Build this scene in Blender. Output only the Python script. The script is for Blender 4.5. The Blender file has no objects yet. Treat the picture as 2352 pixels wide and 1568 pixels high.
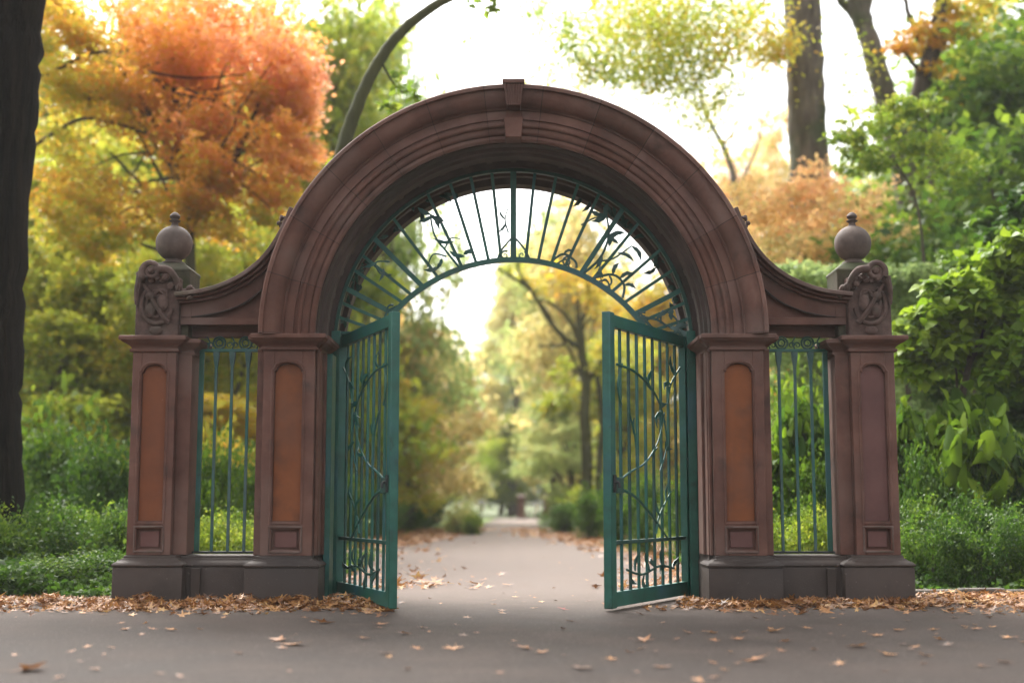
import bpy, bmesh, math, random
import numpy as np
from mathutils import Vector, Matrix
sc = bpy.context.scene
PI = math.pi
# ---------------------------------------------------------------- camera
FPX = 3000.0; PITCH = math.atan(366/3000.0); CAMY = -13.0; CAMZ = 1.0
cd = bpy.data.cameras.new("camera"); cam = bpy.data.objects.new("camera", cd)
sc.collection.objects.link(cam); sc.camera = cam
cam.location = (-.015, CAMY, CAMZ); cam.rotation_euler = (PI/2 + PITCH, 0, 0)
cd.sensor_width = 36; cd.lens = 36*FPX/2352; cd.clip_end = 1000
cd.dof.use_dof = True; cd.dof.focus_distance = 12.9; cd.dof.aperture_fstop = 0.62
# ---------------------------------------------------------------- light
w = bpy.data.worlds.new("World"); sc.world = w; w.use_nodes = True
nt = w.node_tree; nt.nodes.clear()
SUN_EL, SUN_AZ = math.radians(50), math.radians(-25)      # azimuth from +Y (behind the gate), towards the left
sky = nt.nodes.new('ShaderNodeTexSky'); sky.sky_type = 'NISHITA'; sky.sun_disc = False
sky.sun_elevation = SUN_EL; sky.sun_rotation = SUN_AZ; sky.air_density = 1.0; sky.dust_density = 6.0; sky.ozone_density = 0.6
hs = nt.nodes.new('ShaderNodeHueSaturation'); hs.inputs['Saturation'].default_value = 0.10
bg = nt.nodes.new('ShaderNodeBackground'); bg.inputs[1].default_value = 0.15
ow = nt.nodes.new('ShaderNodeOutputWorld')
nt.links.new(sky.outputs[0], hs.inputs['Color']); nt.links.new(hs.outputs[0], bg.inputs[0]); nt.links.new(bg.outputs[0], ow.inputs[0])
sl = bpy.data.lights.new("sun", 'SUN'); sl.energy = 2.2; sl.angle = math.radians(40); sl.color = (1, .95, .87)
so = bpy.data.objects.new("sun", sl); sc.collection.objects.link(so)
sd = Vector((math.sin(SUN_AZ)*math.cos(SUN_EL), math.cos(SUN_AZ)*math.cos(SUN_EL), math.sin(SUN_EL)))
so.rotation_euler = sd.to_track_quat('Z', 'Y').to_euler(); so.location = sd*60
sc.view_settings.view_transform = 'Standard'; sc.view_settings.look = 'None'
sc.view_settings.exposure = 1.75; sc.view_settings.gamma = 1.0
sc.cycles.max_bounces = 7; sc.cycles.diffuse_bounces = 4; sc.cycles.transmission_bounces = 4
sc.cycles.transparent_max_bounces = 4; sc.cycles.sample_clamp_indirect = 6

COL = sc.collection
def at(px, py, dist):
    """a pixel of the 2352 wide picture and a distance -> point (x, y, z)"""
    C, S = math.cos(PITCH), math.sin(PITCH)
    u = (px-1176)/FPX; v = (784-py)/FPX
    t = dist/(C-v*S)
    return (u*t, dist+CAMY, CAMZ+(S+v*C)*t)

# ---------------------------------------------------------------- materials
def newmat(name):
    m = bpy.data.materials.new(name); m.use_nodes = True
    n = m.node_tree; n.nodes.clear()
    out = n.nodes.new('ShaderNodeOutputMaterial')
    return m, n, out
def surf(name, cols, scale=6, rough=.7, bump=.2, bscale=90, stretch=(1, 1, 1), pos=None, spec=.4, metal=0, detail=6, rvar=.1, bd=.01, second=None, spots=None):
    m, n, out = newmat(name); L = n.links.new
    tc = n.nodes.new('ShaderNodeTexCoord'); mp = n.nodes.new('ShaderNodeMapping'); mp.inputs['Scale'].default_value = stretch
    L(tc.outputs['Object'], mp.inputs[0])
    no = n.nodes.new('ShaderNodeTexNoise'); no.inputs['Scale'].default_value = scale; no.inputs['Detail'].default_value = detail; no.inputs['Roughness'].default_value = .62
    L(mp.outputs[0], no.inputs['Vector'])
    cr = n.nodes.new('ShaderNodeValToRGB'); el = cr.color_ramp.elements
    k = len(cols); pos = pos or [.3+.4*i/(k-1) for i in range(k)]
    while len(el) < k: el.new(.5)
    for i in range(k): el[i].position = pos[i]; el[i].color = (*cols[i], 1)
    L(no.outputs['Fac'], cr.inputs[0]); col = cr.outputs[0]
    def over(col, c, sc2, lo, hi, det=5, st=None):
        n2 = n.nodes.new('ShaderNodeTexNoise'); n2.inputs['Scale'].default_value = sc2; n2.inputs['Detail'].default_value = det
        if st:
            mq = n.nodes.new('ShaderNodeMapping'); mq.inputs['Scale'].default_value = st; L(tc.outputs['Object'], mq.inputs[0]); L(mq.outputs[0], n2.inputs['Vector'])
        else: L(tc.outputs['Object'], n2.inputs['Vector'])
        r2 = n.nodes.new('ShaderNodeMapRange'); r2.inputs[1].default_value = lo; r2.inputs[2].default_value = hi; L(n2.outputs['Fac'], r2.inputs[0])
        mx = n.nodes.new('ShaderNodeMixRGB'); L(r2.outputs[0], mx.inputs[0]); L(col, mx.inputs[1]); mx.inputs[2].default_value = (*c, 1)
        return mx.outputs[0]
    if second: col = over(col, *second)
    if spots: col = over(col, *spots)
    p = n.nodes.new('ShaderNodeBsdfPrincipled'); L(col, p.inputs['Base Color'])
    p.inputs['Metallic'].default_value = metal; p.inputs['Specular IOR Level'].default_value = spec
    rr = n.nodes.new('ShaderNodeMapRange'); rr.inputs[3].default_value = rough-rvar; rr.inputs[4].default_value = rough+rvar
    L(no.outputs['Fac'], rr.inputs[0]); L(rr.outputs[0], p.inputs['Roughness'])
    if bump:
        nb = n.nodes.new('ShaderNodeTexNoise'); nb.inputs['Scale'].default_value = bscale; nb.inputs['Detail'].default_value = 4; L(mp.outputs[0], nb.inputs['Vector'])
        ad = n.nodes.new('ShaderNodeMath'); ad.operation = 'MULTIPLY_ADD'; L(no.outputs['Fac'], ad.inputs[0]); ad.inputs[1].default_value = 1.5; L(nb.outputs['Fac'], ad.inputs[2])
        b = n.nodes.new('ShaderNodeBump'); b.inputs['Strength'].default_value = bump; b.inputs['Distance'].default_value = bd
        L(ad.outputs[0], b.inputs['Height']); L(b.outputs[0], p.inputs['Normal'])
    L(p.outputs[0], out.inputs[0])
    return m
def leafmat(name, stops, trans=.4, shift=True, gloss=.35):
    m, n, out = newmat(name); L = n.links.new
    a = n.nodes.new('ShaderNodeAttribute'); a.attribute_name = 'v'
    fac = a.outputs['Fac']
    if shift:
        oi = n.nodes.new('ShaderNodeObjectInfo'); sp = n.nodes.new('ShaderNodeSeparateColor'); L(oi.outputs['Color'], sp.inputs[0])
        ad = n.nodes.new('ShaderNodeMath'); ad.operation = 'ADD'; L(fac, ad.inputs[0]); L(sp.outputs[0], ad.inputs[1]); fac = ad.outputs[0]
    cr = n.nodes.new('ShaderNodeValToRGB'); el = cr.color_ramp.elements
    while len(el) < len(stops): el.new(.5)
    for e, (p_, c_) in zip(el, stops): e.position = p_; e.color = (*c_, 1)
    L(fac, cr.inputs[0])
    p = n.nodes.new('ShaderNodeBsdfPrincipled'); L(cr.outputs[0], p.inputs['Base Color']); p.inputs['Roughness'].default_value = .45
    p.inputs['Specular IOR Level'].default_value = gloss
    t = n.nodes.new('ShaderNodeBsdfTranslucent'); L(cr.outputs[0], t.inputs[0])
    mx = n.nodes.new('ShaderNodeMixShader'); mx.inputs[0].default_value = trans
    L(p.outputs[0], mx.inputs[1]); L(t.outputs[0], mx.inputs[2]); L(mx.outputs[0], out.inputs[0])
    return m
M = {}
M['stone'] = surf('brownstone', [(.078, .031, .022), (.130, .056, .040), (.180, .086, .063)], 2.6, .75, .3, 120, second=((.16, .10, .082), 1.1, .5, .8), spots=((.05, .028, .022), 4, .58, .82))
M['archstone'] = surf('arch_brownstone', [(.078, .031, .022), (.130, .056, .040), (.180, .086, .063)], 2.6, .75, .3, 120, second=((.17, .11, .09), 1.1, .48, .78), spots=((.05, .028, .022), 4, .58, .82))
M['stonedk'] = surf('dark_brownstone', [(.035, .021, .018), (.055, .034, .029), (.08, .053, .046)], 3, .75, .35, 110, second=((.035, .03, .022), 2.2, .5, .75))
M['plinth'] = surf('plinth_stone', [(.030, .020, .0155), (.053, .036, .029), (.080, .056, .046)], 2.4, .7, .35, 140, second=((.04, .03, .027), 1.2, .45, .7), spots=((.15, .12, .11), 26, .66, .8))
M['cop'] = surf('weathered_coping', [(.08, .045, .037), (.125, .078, .065), (.19, .135, .115)], 4, .8, .35, 100, second=((.09, .085, .05), 3, .55, .8))
M['orange'] = surf('orange_panel_paint', [(.15, .040, .009), (.20, .055, .012), (.24, .070, .018)], 2.5, .62, .12, 160, second=((.15, .06, .035), 1.4, .5, .8), spots=((.075, .026, .012), 4, .5, .85))
M['rust'] = surf('rust_brown_panel', [(.14, .038, .011), (.18, .050, .015), (.21, .065, .022)], 2.5, .62, .12, 160, spots=((.3, .2, .16), 30, .71, .77))
M['mauve'] = surf('mauve_panel', [(.10, .040, .035), (.13, .055, .048), (.155, .07, .06)], 2.5, .65, .12, 160)
def joints(m, k=13):      # radial joints between the arch stones
    n = m.node_tree; L = n.links.new; p = [x for x in n.nodes if x.type == 'BSDF_PRINCIPLED'][0]
    tc = [x for x in n.nodes if x.type == 'TEX_COORD'][0]; sp = n.nodes.new('ShaderNodeSeparateXYZ'); L(tc.outputs['Object'], sp.inputs[0])
    def mt(op, a, b=None, c=None):
        q = n.nodes.new('ShaderNodeMath'); q.operation = op
        for i_, v_ in enumerate((a, b, c)):
            if v_ is None: continue
            if isinstance(v_, (int, float)): q.inputs[i_].default_value = v_
            else: L(v_, q.inputs[i_])
        return q.outputs[0]
    an = mt('ARCTAN2', mt('SUBTRACT', sp.outputs[2], 2.66), sp.outputs[0])
    fr = mt('ABSOLUTE', mt('SUBTRACT', mt('FRACT', mt('MULTIPLY', an, k/PI)), .5))
    wn = n.nodes.new('ShaderNodeTexWhiteNoise'); wn.noise_dimensions = '1D'; L(mt('FLOOR', mt('MULTIPLY_ADD', an, k/PI, .0)), wn.inputs['W'])
    ln = mt('GREATER_THAN', fr, .4925)
    fc = mt('MULTIPLY', ln, .7)
    src = p.inputs['Base Color'].links[0].from_socket; mx = n.nodes.new('ShaderNodeMixRGB'); L(fc, mx.inputs[0]); L(src, mx.inputs[1]); mx.inputs[2].default_value = (.03, .018, .015, 1)
    hv = n.nodes.new('ShaderNodeHueSaturation'); L(mt('MULTIPLY_ADD', wn.outputs['Value'], .34, .84), hv.inputs['Value']); L(mt('MULTIPLY_ADD', wn.outputs['Value'], -.2, 1.08), hv.inputs['Saturation'])
    L(mx.outputs[0], hv.inputs['Color']); L(hv.outputs[0], p.inputs['Base Color'])
joints(M['archstone'])
M['moss'] = surf('mossy_stone', [(.035, .033, .02), (.06, .055, .033), (.095, .08, .055)], 7, .85, .5, 60, second=((.05, .065, .02), 4, .5, .75))
M['ball'] = surf('ball_stone', [(.06, .043, .035), (.095, .068, .057), (.14, .105, .088)], 5, .8, .4, 90, second=((.07, .055, .045), 3, .55, .75))
M['carve'] = surf('carved_stone', [(.05, .029, .023), (.09, .052, .042), (.145, .092, .076)], 8, .8, .5, 70, second=((.06, .045, .033), 5, .5, .72))
M['green'] = surf('green_paint', [(.006, .062, .042), (.010, .094, .066), (.020, .125, .092)], 5, .45, .10, 150, spec=.5, spots=((.012, .04, .03), 9, .6, .8), second=((.02, .10, .12), 2, .5, .75))
M['greendk'] = surf('dark_green_paint', [(.006, .036, .028), (.010, .06, .046), (.02, .085, .065)], 5, .5, .12, 150, spec=.5, spots=((.05, .03, .02), 14, .64, .8))
M['greenpale'] = surf('pale_green_paint', [(.035, .085, .075), (.06, .12, .11), (.085, .145, .135)], 4, .55, .1, 120, second=((.02, .13, .11), 1.5, .5, .7))
M['iron'] = surf('dark_iron', [(.01, .014, .013), (.025, .03, .028)], 10, .5, .15, 80, pos=[.3, .7])
M['bark'] = surf('bark', [(.028, .020, .013), (.065, .048, .034), (.12, .092, .068)], 5, .9, 1.0, 14, stretch=(1, 1, .16), second=((.06, .07, .025), .6, .5, .75))
M['barkdk'] = surf('dark_bark', [(.002, .0015, .001), (.008, .0055, .004), (.018, .012, .008)], 9, .95, 1.0, 22, stretch=(1, 1, .08), spec=.08, bd=.08)
M['barkpale'] = surf('grey_bark', [(.045, .034, .025), (.12, .095, .075), (.20, .165, .135)], 5, .9, 1.0, 12, bd=.06, stretch=(1, 1, .22), second=((.06, .075, .03), .9, .5, .66))
M['barkmoss'] = surf('mossy_bark', [(.03, .03, .012), (.06, .06, .02), (.09, .085, .035)], 4, .9, .8, 14, stretch=(1, 1, .3))
M['paving'] = surf('paving', [(.017, .0115, .0095), (.029, .021, .0175), (.046, .034, .029)], 1.3, .75, .6, 90, spec=.10, rvar=.12, second=((.030, .023, .02), .45, .45, .7), spots=((.17, .14, .125), 60, .62, .72))
def threshold(m):  # paler path surfacing, with the brightening of its wet sheen mixed into the colour
    n = m.node_tree; L = n.links.new; p = [x for x in n.nodes if x.type == 'BSDF_PRINCIPLED'][0]
    tc = [x for x in n.nodes if x.type == 'TEX_COORD'][0]; sp = n.nodes.new('ShaderNodeSeparateXYZ'); L(tc.outputs['Object'], sp.inputs[0])
    no = n.nodes.new('ShaderNodeTexNoise'); no.inputs['Scale'].default_value = 3; no.inputs['Detail'].default_value = 8; L(tc.outputs['Object'], no.inputs['Vector'])
    ad = n.nodes.new('ShaderNodeMath'); ad.operation = 'MULTIPLY_ADD'; L(no.outputs['Fac'], ad.inputs[0]); ad.inputs[1].default_value = .9; L(sp.outputs[1], ad.inputs[2])
    mr = n.nodes.new('ShaderNodeMapRange'); mr.interpolation_type = 'SMOOTHSTEP'; mr.inputs[1].default_value = -2.4; mr.inputs[2].default_value = 2.6; L(ad.outputs[0], mr.inputs[0])
    src = p.inputs['Base Color'].links[0].from_socket; g = n.nodes.new('ShaderNodeMixRGB'); g.blend_type = 'ADD'; L(mr.outputs[0], g.inputs[0]); L(src, g.inputs[1]); g.inputs[2].default_value = (.125, .100, .088, 1)
    L(g.outputs[0], p.inputs['Base Color'])
threshold(M['paving'])
M['soil'] = surf('grass_soil', [(.03, .036, .012), (.06, .08, .02), (.10, .13, .03)], 1.2, .95, .6, 30)
M['lawn'] = surf('lawn', [(.07, .12, .02), (.12, .18, .035), (.19, .24, .06)], .8, .9, .6, 30)
M['white'] = surf('white_paint', [(.6, .6, .6), (.75, .75, .74)], 4, .5, 0, pos=[.3, .7])
M['edge'] = surf('edging_stone', [(.05, .045, .035), (.10, .085, .07), (.15, .13, .11)], 5, .85, .6, 60)
GS = [(0, (.035, .085, .012)), (.12, (.085, .17, .018)), (.25, (.23, .33, .028)), (.4, (.48, .50, .055)), (.55, (.64, .44, .045)), (.7, (.78, .38, .05)), (.85, (.87, .41, .14)), (1, (.89, .44, .27))]
M['leaf'] = leafmat('leaf', GS, .55)
M['leafpale'] = leafmat('leaf_pale', [(0, (.18, .30, .13)), (.3, (.42, .52, .17)), (.6, (.70, .56, .22)), (.8, (.85, .52, .24)), (1, (.82, .45, .28))], .62)  # pale leaf tones; on distant trees they also carry painted haze and brightness
M['broad'] = leafmat('broad_leaf', [(0, (.02, .06, .010)), (.3, (.06, .13, .015)), (.6, (.17, .28, .015)), (.8, (.30, .40, .03)), (1, (.24, .34, .18))], .5, gloss=.22)
M['litter'] = leafmat('fallen_leaf', [(0, (.05, .022, .012)), (.25, (.13, .055, .022)), (.5, (.27, .115, .04)), (.75, (.42, .20, .065)), (.9, (.5, .30, .10)), (1, (.22, .02, .012))], .2)

# ---------------------------------------------------------------- mesh helpers
def smooth_pts(P, k=6):
    P = [Vector(p) for p in P]; out = []
    for i in range(len(P)-1):
        a = P[max(i-1, 0)]; b = P[i]; c = P[i+1]; d = P[min(i+2, len(P)-1)]
        for j in range(k):
            t = j/k
            out.append(.5*((2*b)+(c-a)*t+(2*a-5*b+4*c-d)*t*t+(3*b-a-3*c+d)*t**3))
    out.append(P[-1]); return out
class MB:
    def __init__(s, sx=1): s.v = []; s.f = []; s.sx = sx
    def add(s, vs, fs):
        b = len(s.v); s.v += [tuple(p) for p in vs]; s.f += [tuple(b+i for i in f) for f in fs]; return s
    def box(s, x0, x1, y0, y1, z0, z1):
        return s.add([(x0, y0, z0), (x1, y0, z0), (x1, y1, z0), (x0, y1, z0), (x0, y0, z1), (x1, y0, z1), (x1, y1, z1), (x0, y1, z1)],
                     [(3, 2, 1, 0), (4, 5, 6, 7), (0, 1, 5, 4), (1, 2, 6, 5), (2, 3, 7, 6), (3, 0, 4, 7)])
    def prism(s, poly, y0, y1):      # polygon in XZ pushed through y
        n = len(poly)
        return s.add([(x, y0, z) for x, z in poly]+[(x, y1, z) for x, z in poly],
                     [tuple(range(n)), tuple(range(2*n-1, n-1, -1))]+[(i, i+n, (i+1) % n+n, (i+1) % n) for i in range(n)])
    def strip(s, A, B, y0, y1):      # solid ribbon between two XZ curves
        n = len(A); vs = [(x, y0, z) for x, z in A]+[(x, y0, z) for x, z in B]+[(x, y1, z) for x, z in A]+[(x, y1, z) for x, z in B]; fs = []
        for i in range(n-1):
            fs += [(i, i+1, n+i+1, n+i), (2*n+i, 3*n+i, 3*n+i+1, 2*n+i+1), (i, 2*n+i, 2*n+i+1, i+1), (n+i, n+i+1, 3*n+i+1, 3*n+i)]
        fs += [(0, n, 3*n, 2*n), (n-1, 3*n-1, 4*n-1, 2*n-1)]
        return s.add(vs, fs)
    def rects(s, x0, x1, y0, y1, prof):   # moulding lofted round a rectangle, prof = (z, offset)
        vs = []; fs = []
        for z, o in prof: vs += [(x0-o, y0-o, z), (x1+o, y0-o, z), (x1+o, y1+o, z), (x0-o, y1+o, z)]
        for i in range(len(prof)-1):
            for j in range(4): a = 4*i+j; b = 4*i+(j+1) % 4; fs.append((a, b, b+4, a+4))
        k = 4*(len(prof)-1); fs += [(3, 2, 1, 0), (k, k+1, k+2, k+3)]
        return s.add(vs, fs)
    def tube(s, P, R, n=8, cap=True, flat=1.0):
        P = [Vector(p) for p in P]; m = len(P)
        if not hasattr(R, '__len__'): R = [R]*m
        vs = []; fs = []; up = None
        for i in range(m):
            d = (P[min(i+1, m-1)]-P[max(i-1, 0)]);  d = d.normalized() if d.length > 1e-9 else Vector((0, 0, 1))
            if up is None: up = d.orthogonal().normalized()
            up = (up-d*up.dot(d)); up = up.normalized() if up.length > 1e-6 else d.orthogonal().normalized()
            sd_ = d.cross(up)
            for j in range(n):
                a = 2*PI*j/n; vs.append(P[i]+(up*math.cos(a)+sd_*math.sin(a)*flat)*R[i])
        for i in range(m-1):
            for j in range(n): k = (j+1) % n; fs.append((i*n+j, i*n+k, (i+1)*n+k, (i+1)*n+j))
        if cap: fs += [tuple(range(n-1, -1, -1)), tuple((m-1)*n+j for j in range(n))]
        return s.add(vs, fs)
    def lathe(s, c, prof, n=32, sc2=(1, 1)):
        vs = []; fs = []; m = len(prof)
        for r, z in prof:
            for j in range(n): a = 2*PI*j/n; vs.append((c[0]+r*math.cos(a)*sc2[0], c[1]+r*math.sin(a)*sc2[1], c[2]+z))
        for i in range(m-1):
            for j in range(n): k = (j+1) % n; fs.append((i*n+j, i*n+k, (i+1)*n+k, (i+1)*n+j))
        fs += [tuple(range(n-1, -1, -1)), tuple((m-1)*n+j for j in range(n))]
        return s.add(vs, fs)
    def ell(s, c, r, n=12, rot=None):
        vs = []; fs = []; h = n//2
        for i in range(h+1):
            t = PI*i/h
            for j in range(n):
                a = 2*PI*j/n; p = Vector((r[0]*math.sin(t)*math.cos(a), r[1]*math.sin(t)*math.sin(a), r[2]*math.cos(t)))
                if rot: p.rotate(rot)
                vs.append(p+Vector(c))
        for i in range(h):
            for j in range(n): k = (j+1) % n; fs.append((i*n+j, (i+1)*n+j, (i+1)*n+k, i*n+k))
        return s.add(vs, fs)
    def torus(s, c, R, r, n=28, m=8, sx=1, sz=1, a0=0, a1=2*PI):
        P = [(c[0]+R*sx*math.cos(a0+(a1-a0)*i/n), c[1], c[2]+R*sz*math.sin(a0+(a1-a0)*i/n)) for i in range(n+1)]
        return s.tube(P, r, m)
    def spiral(s, c, R, turns, r, sgn=1, a0=0, n=40, y=None, rend=.3):
        P = []; Q = []
        for i in range(n+1):
            t = i/n; a = a0+sgn*2*PI*turns*t; rr = R*(1-.85*t)
            P.append((c[0]+rr*math.cos(a), c[1], c[2]+rr*math.sin(a))); Q.append(r*(1-(1-rend)*t))
        return s.tube(P, Q, 8)
    def leaf(s, p, ang, L, W, th=.008, bend=.15, y=0):   # metal/stone leaf plate in XZ
        d = Vector((math.cos(ang), 0, math.sin(ang))); q = Vector((-d.z, 0, d.x)); p = Vector(p)
        pr = [(0, .12), (.25, .5), (.45, .42), (.6, .55), (.8, .25), (1, .02)]
        A = []; B = []
        for t, w_ in pr:
            c_ = p+d*(L*t)+q*(bend*L*math.sin(t*PI))+Vector((0, -.03*math.sin(t*PI), 0))
            A.append(c_+q*W*w_*.5); B.append(c_-q*W*w_*.5)
        n = len(A); Y = Vector((0, th, 0))
        vs = [a for a in A]+[b for b in B]+[a+Y for a in A]+[b+Y for b in B]; fs = []
        for i in range(n-1):
            fs += [(i, i+1, n+i+1, n+i), (2*n+i, 3*n+i, 3*n+i+1, 2*n+i+1), (i, 2*n+i, 2*n+i+1, i+1), (n+i, n+i+1, 3*n+i+1, 3*n+i)]
        fs += [(0, n, 3*n, 2*n), (n-1, 3*n-1, 4*n-1, 2*n-1)]
        return s.add(vs, fs)
    def bez(s, pts, r, n=8, k=6):
        P = smooth_pts(pts, k); m = len(P)
        R = [r[0]+(r[1]-r[0])*i/(m-1) for i in range(m)] if hasattr(r, '__len__') else r
        return s.tube(P, R, n)
    def build(s, name, mat, parent=None, bevel=0, ang=38, jitter=0):
        me = bpy.data.meshes.new(name)
        V = [(x*s.sx, y, z) for x, y, z in s.v]
        me.from_pydata(V, [], s.f)
        bm = bmesh.new(); bm.from_mesh(me); bmesh.ops.recalc_face_normals(bm, faces=bm.faces)
        bm.to_mesh(me); bm.free()
        me.materials.append(M[mat] if isinstance(mat, str) else mat)
        me.polygons.foreach_set('use_smooth', [True]*len(me.polygons)); me.set_sharp_from_angle(angle=math.radians(ang))
        o = bpy.data.objects.new(name, me); COL.objects.link(o); o.parent = parent
        if bevel:
            b = o.modifiers.new('bevel', 'BEVEL'); b.width = bevel; b.segments = 2; b.limit_method = 'ANGLE'; b.angle_limit = math.radians(40)
        return o
def tag(o, label=None, cat=None, group=None, kind=None):
    if label: o['label'] = label
    if cat: o['category'] = cat
    if group: o['group'] = group
    if kind: o['kind'] = kind
    return o
def empty(name, loc=(0, 0, 0), rz=0):
    o = bpy.data.objects.new(name, None); COL.objects.link(o); o.location = loc; o.rotation_euler = (0, 0, rz); o.empty_display_size = .2; return o

# ---------------------------------------------------------------- ground
def sheet(name, poly, z, mat, kind='structure', sub=0):
    me = bpy.data.meshes.new(name); me.from_pydata([(x, y, z) for x, y in poly], [], [tuple(range(len(poly)))]); me.materials.append(M[mat])
    o = bpy.data.objects.new(name, me); COL.objects.link(o); tag(o, kind=kind); return o
sheet('ground', [(-250, -40), (250, -40), (250, 400), (-250, 400)], 0, 'soil')
sheet('road', [(-30, -30), (30, -30), (30, 0.55), (9, .62), (5.2, .5), (1.9, .3), (1.92, 1.8), (-1.92, 1.8), (-1.9, .3), (-5.2, .5), (-9, .6), (-30, .55)], .004, 'paving')
pl = [(-1.9, -.8)]; pr_ = [(1.9, -.76)]
path_pts_r = [(1.92, 1.8), (2.6, 2.6), (3.4, 6), (3.2, 12), (2.6, 18), (1.7, 26), (.9, 33), (1.2, 50), (1.6, 63)]
path_pts_l = [(-1.92, 1.8), (-3.2, 2.8), (-4.6, 8), (-5.0, 20), (-4.6, 31), (-2.2, 34.5), (-1.3, 45), (-.9, 63)]
sheet('path', path_pts_r+path_pts_l[::-1], .004, 'paving')
sheet('lawn', [(-30, 33), (-4.8, 32), (-2.2, 35), (-1.3, 46), (-1.0, 62), (-30, 62)], .006, 'lawn')

# ---------------------------------------------------------------- the gateway
GW = empty('stone_gateway')
tag(GW, 'tall brownstone park gateway with round arch, ball-topped outer pillars and low side wings', 'gateway')
ZS = 2.65; ZC = 2.66; RI = 1.90; RO = 2.475
def ring(name, prof, mat, n=96, parent=GW, a0=0., a1=PI, stilt=True, closed=True, bevel=0):
    vs = []; fs = []; m = len(prof); st = []
    if stilt: st.append((0, ZS))
    st += [(a0+(a1-a0)*i/n, None) for i in range(n+1)]
    if stilt: st.append((PI, ZS))
    for a, z in st:
        for r, y in prof: vs.append((r*math.cos(a), y, (ZC+r*math.sin(a)) if z is None else z))
    for i in range(len(st)-1):
        for j in range(m if closed else m-1): k = (j+1) % m; fs.append((i*m+j, i*m+k, (i+1)*m+k, (i+1)*m+j))
    if closed: fs += [tuple(range(m)), tuple((len(st)-1)*m+j for j in range(m-1, -1, -1))]
    b = MB(); b.add(vs, fs); return b.build(name, mat, parent, ang=22, bevel=bevel)
cove = [(2.425-.175*math.sin(t*PI/2)*1.0, -.165+.14*(1-math.cos(t*PI/2))) for t in [i/7 for i in range(8)]]
roll = lambda rc, yc, rad, a, b, k=6: [(rc+rad*math.cos(a+(b-a)*i/k), yc+rad*math.sin(a+(b-a)*i/k)) for i in range(k+1)]
prof = [(RO-.02, 1.55), (RO-.02, .02), (RO-.0, -.02), (RO, -.19), (RO-.015, -.205), (RO-.05, -.205), (RO-.055, -.185)]
prof += cove
prof += [(2.235, -.02), (2.235, .0), (2.215, .0), (2.215, -.012), (2.13, -.012), (2.125, .012), (2.105, .012)]
prof += roll(2.075, .012, .028, 0, -PI, 6) + [(2.045, .03), (2.03, .03)]
prof += [(2.02-.05*math.sin(t*PI/2), .03+.05*(1-math.cos(t*PI/2))) for t in [i/5 for i in range(6)]]
prof += [(1.962, .08), (1.962, .062), (1.93, .062), (1.905, .08), (1.905, .11), (1.96, .12), (2.0, 1.55)]
prof = [(2.0+(r-1.9)*.92, y) for r, y in prof]
ring('arch', prof, 'archstone')
# darker ribbed vault behind the arch face
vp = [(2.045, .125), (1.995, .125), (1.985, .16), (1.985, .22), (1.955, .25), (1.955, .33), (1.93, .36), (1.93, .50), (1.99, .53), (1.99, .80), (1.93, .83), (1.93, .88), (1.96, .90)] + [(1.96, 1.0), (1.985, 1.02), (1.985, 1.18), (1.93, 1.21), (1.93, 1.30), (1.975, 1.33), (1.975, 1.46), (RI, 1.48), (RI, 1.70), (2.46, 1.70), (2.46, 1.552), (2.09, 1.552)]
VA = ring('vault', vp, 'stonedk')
for i in range(1, 24):
    a = PI*i/24; ca, sa = math.cos(a), math.sin(a)
    for (y0, y1) in ((.54, .79), (1.03, 1.17)):
        b = MB()
        tn = Vector((-sa, 0, ca)); c0 = Vector((ca*1.972, 0, ZC+sa*1.972)); c1 = Vector((ca*1.99, 0, ZC+sa*1.99))
        vs = [c0-tn*.03, c0+tn*.03, c1+tn*.03, c1-tn*.03]; vs = [v+Vector((0, y0, 0)) for v in vs]+[v+Vector((0, y1, 0)) for v in vs]
        b.add(vs, [(0, 1, 2, 3), (7, 6, 5, 4), (0, 4, 5, 1), (1, 5, 6, 2), (2, 6, 7, 3), (3, 7, 4, 0)]); b.build('rib', 'stonedk', VA)
b = MB(); rnd = random.Random(4)
for i in range(70):   # carved foliage along the vault
    a = rnd.uniform(.12, PI-.12)
    if abs(a-PI/2) < .35: continue
    r = rnd.uniform(1.86, 1.93); y = rnd.uniform(1.22, 1.5)
    b.leaf((r*math.cos(a), y, ZC+r*math.sin(a)), rnd.uniform(0, 2*PI), rnd.uniform(.08, .17), .09, .015)
b.build('carved_foliage', 'greendk', VA)
# keystone
K = empty('keystone'); K.parent = GW
b = MB(); W0, W1 = .10, .075
for i in range(7):
    t0, t1 = i/7, (i+1)/7
    b.prism([(-W1+2*W1*t0+.004, 4.955), (-W1+2*W1*t1-.004, 4.955), (-W0+2*W0*t1-.005, 5.18), (-W0+2*W0*t0+.005, 5.18)], -.235, .1)
b.prism([(-W1+.004, 4.96), (W1-.004, 4.96), (W0-.004, 5.175), (-W0+.004, 5.175)], -.222, .1)
b.box(-.112, .112, -.25, .5, 5.182, 5.222)
b.build('fluted_block', 'stone', K, .004)
MB().prism([(-.08, 4.66), (.08, 4.66), (.096, 4.87), (-.096, 4.87)], -.10, .16).build('lower_block', 'stone', K, .008)
MB().prism([(-.082, 4.872), (.082, 4.872), (.072, 4.953), (-.072, 4.953)], -.06, .1).build('neck', 'stone', K, .006)

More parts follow.
